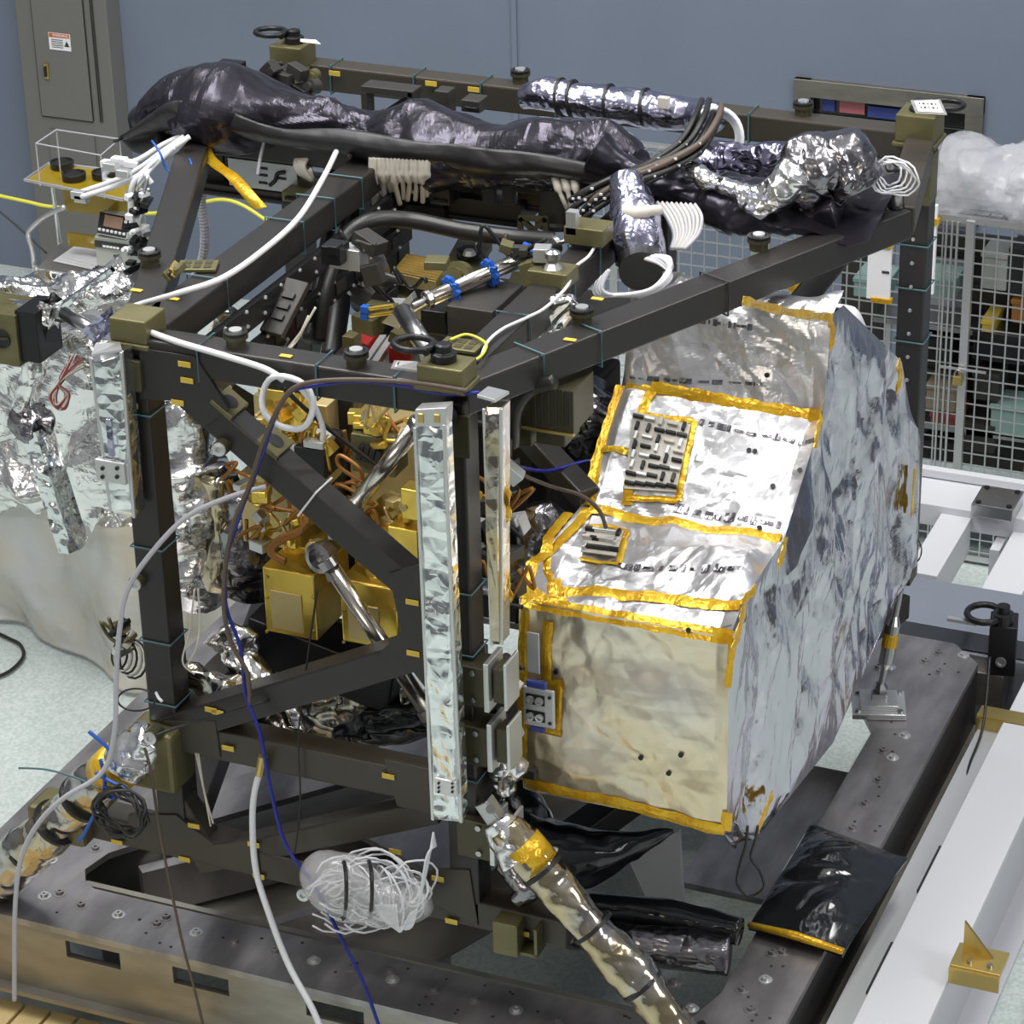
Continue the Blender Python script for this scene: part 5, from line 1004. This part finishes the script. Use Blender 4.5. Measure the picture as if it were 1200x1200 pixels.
# translucent skirt
base = [V((-5.4, 3.55, 0)), V((-4.7, 3.45, 0)), V((-4.0, 3.36, 0)), V((-3.35, 3.12, 0)), V((-3.02, 3.08, 0)), V((-2.94, 3.5, 0)), V((-2.95, 4.3, 0))]
bc = cat(base, 20)
def skt(u, v):
    i = u*(len(bc)-1); k = int(min(i, len(bc)-2)); p = bc[k].lerp(bc[k+1], i-k); z = .0-.87*v+.05*math.sin(u*25)*(1-v); n_ = (bc[k+1]-bc[k]).normalized().cross(V((0, 0, 1)))
    q = V((p.x, p.y, z)); f_ = v*.9+.1; return q+n_*(.03+.13*v**1.5+f_*(.035*math.sin(u*38+math.sin(v*3)*1.5)+fold(V((u*3, v*1.2, 0)), 85, 1.6, .09, 5, 1.5)))
o = MB().grid(skt, 200, 60).out('plastic_skirt', 'plastic_skirt', smooth=True, solid=.004); tag(o, 'cloudy translucent plastic sheet hanging to the floor below the left foil mound', 'plastic sheet')
t = thing('pipe_cluster', 'tangle of small hoses and metal fittings left of the left post', 'fittings'); clutter(t, 130, 728, 162, 765, .5, 14, 61, ('steel', 'olive', 'black_metal', 'alu'), 8, 16, .1)
for i in range(5): c = P(140+i*4, 768+i, y=.45); MB().tube([c+V((.035*math.cos(a)*(1+i*.2), 0.02*math.sin(a), .05*math.sin(a)*(1+i*.15))) for a in [k*math.pi/7 for k in range(14)]], .005, 6, closed=True).out('wire_loop', 'alu' if i % 2 else 'black_cable', t, smooth=True)
cable('floor_cable', 'thin dark cable arcing on the floor at the left edge', 'cable', [P(a, b, z=-.88) for a, b in ((-12, 738), (10, 748), (24, 756), (27, 770), (12, 786), (-10, 796))], .010, 'black_cable')
# ================================================================ CART WITH METER
t = thing('utility_cart', 'steel cart with an amber plastic shelf and wire lower shelf at upper left', 'cart'); yc = 4.0
zt_ = P(35, 212, y=yc).z; corners = [P(29, 211, z=zt_), P(145, 234, z=zt_), P(160, 203, z=zt_), P(58, 191, z=zt_)]
MB().prism(corners, (0, 0, -.012)).out('amber_shelf', 'amber', t); m = MB()
for a, b in zip(corners, corners[1:]+corners[:1]): MB().cyl(a, b, .009, 8).out('shelf_edge', 'alu', t)
zl = P(45, 312, y=yc).z; lc = [P(42, 316, z=zl), P(165, 335, z=zl), P(175, 300, z=zl), P(70, 285, z=zl)]
MB().prism(lc, (0, 0, -.01)).out('lower_shelf', 'panel_grey', t); m = MB()
a, b = lc[0], lc[1]
for k in range(14): p = a.lerp(b, k/14); q = a.lerp(b, (k+1)/14); m.tube([p, p.lerp(q, .5)+V((0, 0, -.05)), q], .005, 6)
m.out('zigzag_wire', 'alu', t); MB().cyl(a, b, .009, 8).out('wire_rail', 'alu', t); MB().cyl(a+V((0, 0, -.055)), b+V((0, 0, -.055)), .009, 8).out('wire_rail', 'alu', t)
MB().tube(cat([P(75, 243, z=zt_-.05)]+pxy([(55, 252, yc), (38, 266, yc), (33, 275, yc), (38, 295, yc), (42, 330, yc)]), 6), .014, 10).out('handle', 'alu', t, smooth=True)
for q in lc: MB().cyl(V((q.x, q.y, -.82)), V((q.x, q.y, zl+.02)), .014, 10).out('leg', 'alu', t); MB().lathe((q.x-.02, q.y, -.86), [(.04, 0), (.04, .03)], (1, 0, 0), 14).out('caster', 'black', t)
MB().cyl(lc[3], corners[3], .012, 10).out('upright', 'alu', t); MB().cyl(lc[2], corners[2], .012, 10).out('upright', 'alu', t)
ta, tb = P(74, 225, y=yc+.1), P(138, 225, y=yc+.1); MB().box(((ta.x+tb.x)/2, yc+.2, zt_-.10), (tb.x-ta.x, .2, .17)).out('amber_tray', 'amber', t, bevel=.003); pbox(79, 275, 112, 290, yc+.15, .02, 'amber', 'amber_strip', t, .002)
t = thing('clear_cover', 'open clear acrylic frame standing over the amber shelf', 'acrylic cover'); zc = zt_+.24
cc = [P(42, 168, z=zc), P(118, 182, z=zc), P(140, 163, z=zc), P(66, 152, z=zc)]
for a, b in zip(cc, cc[1:]+cc[:1]): MB().cyl(a, b, .004, 6).out('edge', 'grey_cable', t)
for q in cc: MB().cyl(q, V((q.x, q.y, zt_+.005)), .004, 6).out('edge', 'grey_cable', t)
for i, (a, b, lab) in enumerate(((73, 196, 'rear left black round tin on the amber shelf'), (87, 210, 'front black round tin on the amber shelf'), (122, 208, 'right black round tin on the amber shelf beside the white hoses'))):
    o = MB().lathe(P(a, b, z=zt_+.003), [(.062, 0), (.065, .035), (.055, .038), (.052, .028), (.01, .028)], seg=28).out('round_tin', 'black', smooth=False); tag(o, lab, 'tin', 'black round tins on the amber shelf')
t = thing('power_meter', 'grey benchtop meter with a brown screen and row of buttons on the cart', 'meter'); yy = yc-.1
bx = pbox(112, 279, 150, 314, yy, .25, 'grey_box', 'lower_body', t, .008)
fc = [P(117, 247, y=yy+.12), P(153, 254, y=yy+.12), P(148, 281, y=yy-.01), P(113, 274, y=yy-.01)]
MB().prism(fc, (0, .12, -.03)).out('display_housing', 'grey_box', t, bevel=.005); n_ = (fc[1]-fc[0]).cross(fc[3]-fc[0]).normalized(); n_ = n_ if n_.y < 0 else -n_
def fp_(u, v): return fc[0].lerp(fc[1], u).lerp(fc[3].lerp(fc[2], u), v)
MB().prism([fp_(.02, .06)+n_*.002, fp_(.98, .06)+n_*.002, fp_(.98, .95)+n_*.002, fp_(.02, .95)+n_*.002], n_*.003).out('bezel', 'black_metal', t)
MB().prism([fp_(.20, .15)+n_*.005, fp_(.80, .15)+n_*.005, fp_(.80, .65)+n_*.005, fp_(.20, .65)+n_*.005], n_*.003).out('screen', 'screen', t)
for i in range(7): MB().box(fp_(.1+i*.135, .82)+n_*.008, (.014, .008, .012)).out('button', 'paper', t)
for i in range(2): MB().box(fp_(.9, .3+i*.25)+n_*.008, (.014, .008, .014)).out('button', 'paper', t)
MB().box(P(131, 288, y=yy-.006), (.20, .01, .035)).out('brand_strip', 'black_metal', t); [MB().box(P(122+k*4, 288.5+k*.6, y=yy-.013), (.016, .002, .012)).out('strip_mark', 'paper', t) for k in range(5)]
MB().box(P(135, 300, y=yy-.004), (.02, .006, .008)).out('mark', 'black', t)
for i in range(3):
    q = [P(62+i*6, 306-i*2, z=zl+.004+i*.004), P(108+i*3, 316-i*2, z=zl+.004+i*.004), P(118, 295-i*2, z=zl+.004+i*.004), P(88+i*3, 288-i*2, z=zl+.004+i*.004)]
    o = MB().prism(q, (0, 0, .002)).out('paper_sheet', 'paper'); tag(o, ['lowest', 'middle', 'topmost'][i]+' white paper sheet on the lower cart shelf', 'paper', 'papers on the cart')
# white cable bundle at the upper left node
t = thing('white_hose_bundle', 'bundle of white hoses fanning out left from under the black bundle', 'hose bundle')
for i, pp in enumerate(([(216, 160, 1.9), (190, 178, 1.85), (150, 205, 1.8), (92, 226, 1.75)], [(218, 163, 1.85), (195, 185, 1.8), (150, 212, 1.75), (95, 231, 1.7)], [(215, 158, 1.95), (190, 170, 1.9), (160, 188, 1.85), (128, 195, 1.85)],
        [(214, 165, 1.85), (175, 195, 1.75), (156, 215, 1.7), (153, 245, 1.7), (156, 268, 1.7)], [(214, 168, 1.85), (180, 190, 1.75), (165, 210, 1.7), (162, 240, 1.7), (160, 255, 1.7)], [(212, 160, 1.95), (180, 180, 1.9), (148, 192, 1.85), (126, 200, 1.85), (124, 210, 1.85), (136, 213, 1.85)], [(205, 172, 1.8), (180, 195, 1.75), (172, 205, 1.7), (178, 215, 1.7)], [(222, 160, 1.85), (205, 172, 1.8), (185, 185, 1.8)])):
    MB().tube(cat(pxy(pp), 7), .012, 8).out('hose', 'white_cable', t, smooth=True)
for q in ((92, 228), (130, 195), (145, 203), (96, 232)): MB().box(P(*q, y=1.72), (.06, .04, .035)).out('end_connector', 'alu', t, bevel=.004)
for q in ((128, 192), (140, 188), (155, 192)): MB().box(P(*q, y=1.85), (.07, .04, .03)).out('white_plug', 'white_cable', t, bevel=.004)
o = MB().tube(cat(pxy([(178, 165, 1.75), (188, 180, 1.7), (195, 198, 1.7), (210, 203, 1.7), (224, 196, 1.7), (222, 186, 1.75)]), 6), .005, 6).out('blue_tie', 'blue_tie', t, smooth=True)
t = thing('side_connector_chain', 'vertical chain of small black and silver connectors left of the steep beam', 'connectors'); clutter(t, 150, 215, 172, 330, 1.4, 26, 71, ('black_metal', 'alu', 'white_cable', 'black_metal'), 5, 12, .05)
clutter(t, 200, 305, 212, 330, .5, 6, 72, ('brass', 'steel', 'olive'), 6, 12, .05)
# ================================================================ LOOSE CABLES ON THE FRAME
cable('white_cable', 'long white cable looping along the top left beams and down to the front beam', 'cable', pxy([(394, 178, 1.75), (378, 210, 1.4), (350, 255, 1.1), (310, 292, .75), (262, 325, .35), (210, 343, .2)])+[P(160, 358, z=2.62), P(143, 367, z=2.62), P(150, 378, z=2.62), P(200, 398, z=2.61), P(260, 416, z=2.60), P(310, 432, z=2.58), P(333, 446, y=-.03)], .0115, 'white_cable')
t = thing('white_cable_loop', 'round loop of white cable hanging below the front beam', 'cable'); c = P(337, 475, y=-.05)
MB().tube([c+V((.10*math.cos(a), .01*math.sin(3*a), .105*math.sin(a)+.01)) for a in [k*math.pi/12 for k in range(24)]], .0115, 8, closed=True).out('loop', 'white_cable', t, smooth=True)
MB().tube(cat(pxy([(352, 455, -.05), (368, 475, -.03), (378, 500, 0), (378, 515, .02)]), 6), .010, 8).out('tail', 'white_cable', t, smooth=True)
cable('blue_cable', 'dark blue cable running along the front beam then down the left bay', 'cable', pxy([(562, 460, -.06), (520, 462, -.06), (470, 452, -.06), (420, 447, -.06), (370, 452, -.06), (340, 460, -.07), (322, 490, -.08), (305, 540, -.08), (282, 600, -.08), (266, 655, -.06), (265, 710, -.05), (282, 760, -.05), (288, 815, -.06), (305, 860, -.08), (316, 920, -.10), (335, 990, -.12), (370, 1040, -.14), (400, 1100, -.16), (425, 1150, -.18), (445, 1205, -.2)]), .0075, 'blue_cable')
cable('brown_cable', 'brown cable from the front beam tie curving down beside the blue cable', 'cable', pxy([(548, 458, -.07), (480, 448, -.07), (400, 445, -.07), (350, 452, -.08), (328, 475, -.09), (308, 520, -.09), (292, 570, -.09), (272, 620, -.08), (262, 690, -.07), (268, 745, -.06), (290, 790, -.06), (292, 830, -.06)]), .009, 'brown_cable')
cable('black_cable', 'straight black cable from the front beam tie down to the gold instruments', 'cable', pxy([(332, 455, -.05), (370, 490, .1), (420, 530, .3), (455, 555, .45)]), .009, 'black_cable')
cable('grey_hose', 'pale grey hose curving from the post down over the left strut to the floor', 'hose', pxy([(312, 570, -.02), (270, 582, -.05), (220, 605, -.08), (180, 645, -.12), (150, 690, -.15), (140, 740, -.17), (136, 800, -.19), (134, 860, -.22), (120, 905, -.25), (75, 935, -.30), (45, 965, -.32), (25, 1005, -.34), (18, 1060, -.36), (17, 1130, -.36), (17, 1172, -.36)]), .010, 'grey_cable')
cable('clear_hose', 'clear-white hose hanging from the lower beam over the base plate edge', 'hose', pxy([(308, 893, -.04), (298, 930, -.05), (296, 970, -.06), (300, 1020, -.08), (315, 1070, -.12), (338, 1130, -.16), (365, 1180, -.2), (380, 1215, -.22)]), .013, 'white_cable')
o = bpy.data.objects['clear_hose']; MB().cyl(P(308, 886, y=-.04), P(304, 908, y=-.045), .018, 10).out('brass_end', 'brass', o)
cable('brown_string', 'thin brown cord hanging from the left node down past the base plate edge', 'cord', pxy([(166, 868, -.12), (176, 900, -.14), (185, 960, -.14), (192, 1000, -.14), (202, 1050, -.14), (215, 1110, -.18), (228, 1160, -.2), (240, 1210, -.2)]), .006, 'brown_cable')
cable('thin_black_cable', 'thin black wire running right from the left node over the lower beam', 'wire', pxy([(182, 862, -.14), (215, 850, -.08), (260, 838, -.06), (300, 825, -.05), (340, 815, .1)]), .006, 'black_cable')
cable('thin_black_cable', 'thin black wire dropping from the upper left sleeve past the lower beam', 'wire', pxy([(372, 690, .1), (362, 760, .05), (350, 860, -.02), (352, 940, -.03), (345, 1000, -.04)]), .004, 'black_cable')
cable('white_wire', 'thin white wire snaking along the inner beam near the right beam', 'wire', [P(a, b, z=2.615) for a, b in ((700, 283), (690, 300), (672, 315), (665, 335), (640, 360), (618, 372), (590, 385), (572, 400), (565, 415))], .006, 'white_cable')
cable('yellow_wire', 'bright yellow wire loop on the olive grid plate at the near corner', 'wire', [P(a, b, z=2.63) for a, b in ((528, 398), (545, 392), (560, 396), (570, 405), (560, 420), (535, 425))], .005, 'yellow_cable')
cable('white_lead', 'thin pale lead slanting from the wall side down beside the flat flex cable', 'wire', pxy([(310, 165, 2.0), (305, 185, 1.98), (302, 205, 1.95)]), .008, 'grey_cable')
cable('blue_lead', 'short dark blue cable from the near post bay into the upper connector window', 'cable', pxy([(600, 545, .5), (640, 552, .9), (680, 542, 1.1), (715, 538, 1.1), (735, 548, 1.10)]), .007, 'blue_cable')
cable('brown_lead', 'brown cable arching into the small lower connector window of the silver box', 'cable', pxy([(598, 515, .35), (602, 548, .35), (640, 568, .5), (680, 580, .55), (702, 598, .58), (710, 618, .62)]), .008, 'brown_cable')
for i, pp in enumerate(([(228, 690, .05), (222, 740, .03), (214, 775, .0), (228, 790, .02)], [(232, 690, .05), (234, 730, .03), (230, 760, .0), (218, 780, .02)], [(232, 880, .0), (238, 920, .0), (247, 968, .0)], [(228, 875, .0), (240, 930, .0), (250, 965, .0)])):
    cable('pale_wire', ['longer pale wire loop right of the left post', 'shorter pale wire loop right of the left post', 'pale wire slanting below the lower beam at left', 'second pale wire beside it below the lower beam, ending at the base beam'][i], 'wire', pxy(pp), .004, 'cream_cable')
cable('post_wire_loop', 'thin dark wire circle sticking out left of the left post', 'wire', [P(160+22*math.cos(a), 820+13*math.sin(a), y=-.1) for a in [k*.5 for k in range(12)]], .004, 'black_cable')
cable('tag_string', 'short white string tail on the olive fitting below the left post', 'string', pxy([(183, 812, -.02), (186, 818, -.06), (190, 822, -.07)]), .006, 'white_cable')
# ================================================================ BAG OF WIRES
t = thing('wire_bag', 'clear plastic bag stuffed with coiled white wires strapped to the base beam', 'bag of wires')
m = wrap(pxy([(372, 1038, -.12), (385, 1035, -.14), (420, 1042, -.15), (450, 1050, -.15), (478, 1052, -.13), (500, 1045, -.10)]), [.05, .11, .12, .10, .075, .05], 91, 5, .03, 36, 14); m.out('bag', 'bag_film', t, smooth=True)
r7 = random.Random(8)
for i in range(64):
    cx = r7.uniform(385, 490); c = P(cx, r7.uniform(1030, 1062), y=-.14); R_ = r7.uniform(.045, .10)*(1 if cx < 450 else .8); ax = V((r7.uniform(-1, 1), -1.2, r7.uniform(-.7, .7))).normalized(); x = ax.orthogonal(); y = ax.cross(x)
    MB().tube([c+(x*math.cos(a)+y*math.sin(a)*r7.uniform(.92, 1.08))*R_ for a in [k*math.pi/8 for k in range(14)]], .0042, 6).out('wire', 'white_cable', t, smooth=True)
for i in range(9): MB().tube(cat(pxy([(440+i*3, 1060, -.2), (452+i*2, 1080+i*1.5, -.2), (480, 1088-i*2, -.18), (490, 1060, -.16), (500, 1020-i*2, -.12), (508+i*.4, 975+i*2, -.06)]), 6), .0045, 6).out('wire', 'white_cable', t, smooth=True)
for x in (402, 432): MB().tube([P(x+4*math.cos(a), 1043+34*math.sin(a), y=-.15+.14*-math.cos(a)) for a in [k*math.pi/10 for k in range(20)]], .008, 6, closed=True).out('strap', 'black', t)
# ================================================================ FENCE AND SHELVES AT RIGHT
t = thing('mesh_cage', 'steel wire mesh storage cage along the blue wall at right', 'wire cage'); fy, fz = 5.9, 1.15; fx0, fx1 = -1.9, 2.4; fb = 6.45
m = MB()
nx = int((fx1-fx0)/.075)
for i in range(nx+1): m.box((fx0+i*.075, fy, (fz-.85)/2), (.008, .008, fz+.85))
for k in range(27): m.box(((fx0+fx1)/2, fy, -.82+k*.075), (fx1-fx0, .007, .007))
m.out('front_mesh', 'alu', t); m = MB()
for i in range(int((fb-fy)/.075)+1): m.box(((fx0+fx1)/2, fy+i*.075, fz), (fx1-fx0, .007, .007))
for i in range(nx+1): m.box((fx0+i*.075, (fy+fb)/2, fz), (.007, fb-fy, .007))
m.out('top_mesh', 'alu', t)
for y in (fy, fb): MB().box(((fx0+fx1)/2, y, fz), (fx1-fx0, .035, .035)).out('top_rail', 'alu', t)
MB().box(((fx0+fx1)/2, fy, -.86), (fx1-fx0, .035, .035)).out('bottom_rail', 'alu', t)
px_ = P(1131, 400, y=fy).x
for x in (px_, fx0, fx1, px_-1.2): MB().box((x, fy-.01, (fz-.88)/2), (.045, .04, fz+.88)).out('post', 'alu', t)
for x in (fx0, fx1): MB().box((x, fb, (fz-.88)/2), (.045, .04, fz+.88)).out('post', 'alu', t)
for dx in (-.07, -.10, -.13): MB().box((px_+dx, fy-.015, (fz-.88)/2), (.010, .012, fz+.85)).out('door_rod', 'alu', t)
MB().box(P(1128, 433, y=fy-.05)+V((.0, 0, 0)), (.26, .012, .012)).out('latch_bar', 'alu', t)
t = thing('padlock', 'brass padlock hanging on the cage door latch', 'padlock'); c = P(1122, 446, y=fy-.06); MB().box(c, (.05, .025, .055)).out('body', 'brass', t, bevel=.006); MB().tube([c+V((.018*math.cos(a), 0, .028+.035*math.sin(a))) for a in [k*math.pi/8 for k in range(9)]], .005, 8).out('shackle', 'steel', t, smooth=True)
# shelf contents
sh_ = thing('storage_shelf', 'wire storage shelves filled with equipment behind the mesh cage', 'shelf')
for z in (-.75, -.15, .45): MB().box((.9, fy+.32, z), (2.2, .40, .03)).out('shelf', 'steel', sh_)
for x in (-.2, 2.0): MB().box((x, fy+.45, .1), (.04, .04, 1.9)).out('upright', 'alu', sh_)
o = pbox(1075, 300, 1130, 400, fy+.40, .05, 'plastic', 'clear_wrap', None); tag(o, 'clear plastic wrap hanging behind the cage mesh above the padlock', 'plastic wrap')
items = [(1085, 330, 1118, 352, 'mint', 'pale green folded cloth stack, upper left on the cage shelves'), (1160, 480, 1215, 515, 'mint', 'pale green folded cloth at the right edge of the cage'), (1085, 455, 1120, 482, 'carton', 'tan carton below the padlock'), (1090, 488, 1125, 500, 'red_wire', 'dark red flat box on the cage shelf'), (1075, 400, 1115, 425, 'black_metal', 'black case behind the cage at left'), (1140, 395, 1200, 425, 'black_metal', 'black case behind the cage at right'),
         (1140, 440, 1170, 470, 'dark_box', 'dark crate right of the padlock'), (1150, 300, 1180, 340, 'grey_box', 'pale grey box high on the cage shelf'), (1183, 295, 1215, 345, 'black', 'black ribbed box at top right of the cage'), (1185, 355, 1215, 380, 'orange_brown', 'orange package at the right edge of the cage'), (1150, 378, 1164, 392, 'yellow_tag', 'small yellow package in the cage'), (1130, 500, 1165, 530, 'dark_box', 'dark case on the lowest cage shelf'), (1000, 330, 1040, 350, 'mint', 'pale green sheet seen left of the rear post'),
         (1080, 520, 1120, 540, 'black_metal', 'low black case behind the cage foot')]
t = thing('equipment_rack', 'tall dark equipment rack standing inside the mesh cage', 'equipment rack'); pbox(1062, 280, 1225, 545, fy+.42, .10, 'dark_box', 'back_panel', t)
for k in range(7): pbox(1075, 300+k*35, 1215, 322+k*35, fy+.40, .03, ('black_metal', 'dark_box', 'grey_paint')[k % 3], 'drawer', t)
pbox(985, 300, 1045, 420, fy+.44, .04, 'dark_box', 'side_panel', t)
for x0_, y0_, x1_, y1_, mm, lab in items:
    t = thing('storage_box', lab, 'box', 'items stored in the mesh cage'); pbox(x0_, y0_, x1_, y1_, fy+.12, .22, mm, 'body', t, .008); pbox(x0_-1, y0_-2, x1_+1, y0_+3, fy+.11, .24, mm, 'lid', t, .004)
t = thing('hanging_paper_bag', 'cream paper bag taped with yellow tape left of the rear post', 'bag'); pbox(1016, 285, 1043, 352, 4.4, .03, 'paper', 'sheet', t); pbox(1014, 285, 1045, 291, 4.39, .04, 'kapton', 'top_tape', t); pbox(1020, 350, 1044, 356, 4.39, .04, 'kapton', 'bottom_tape', t); pbox(1033, 318, 1042, 321, 4.395, .01, 'ink', 'print_line', t)
t = thing('hanging_paper_bag', 'pale green-white paper strip right of the rear post on the cage', 'bag'); pbox(1080, 240, 1096, 345, fy-.06, .03, 'paper', 'sheet', t); pbox(1080, 256, 1100, 264, fy-.07, .04, 'kapton', 'tape', t)
t = thing('amber_bag', 'orange-brown taped bundle behind the right diagonal', 'bundle'); m = wrap(pxy([(930, 325, 4.0), (945, 332, 4.0), (952, 345, 4.0)]), [.08, .12, .08], 95, 6, .03, 20, 8); m.out('bag', 'kapton', t, smooth=True)
for i, (pp, rr_, lab) in enumerate((([(1080, 222, 6.1), (1110, 225, 6.1), (1150, 222, 6.1), (1195, 228, 6.1), (1230, 232, 6.1)], [.10, .20, .20, .22, .2], 'crumpled clear plastic sheet draped along the top of the cage'), ([(1180, 232, 6.0), (1205, 240, 6.0), (1225, 240, 6.0)], [.10, .17, .16], 'smaller bunched plastic bag at the right end of the cage top'))):
    m = wrap([p+V((0, 0, .03)) for p in pxy(pp)], rr_, 96+i, 3, .10, 40, 14, ell=1.0); o = m.out('plastic_bag', 'plastic', smooth=True); tag(o, lab, 'plastic bag')
m = wrap(pxy([(965, 372, 3.35), (983, 382, 3.35), (996, 398, 3.35)]), [.06, .10, .07], 99, 4, .03, 28, 10); o = m.out('white_cloth', 'paper', smooth=True); tag(o, 'white cloth bundle peeking over the top right of the silver box', 'cloth')
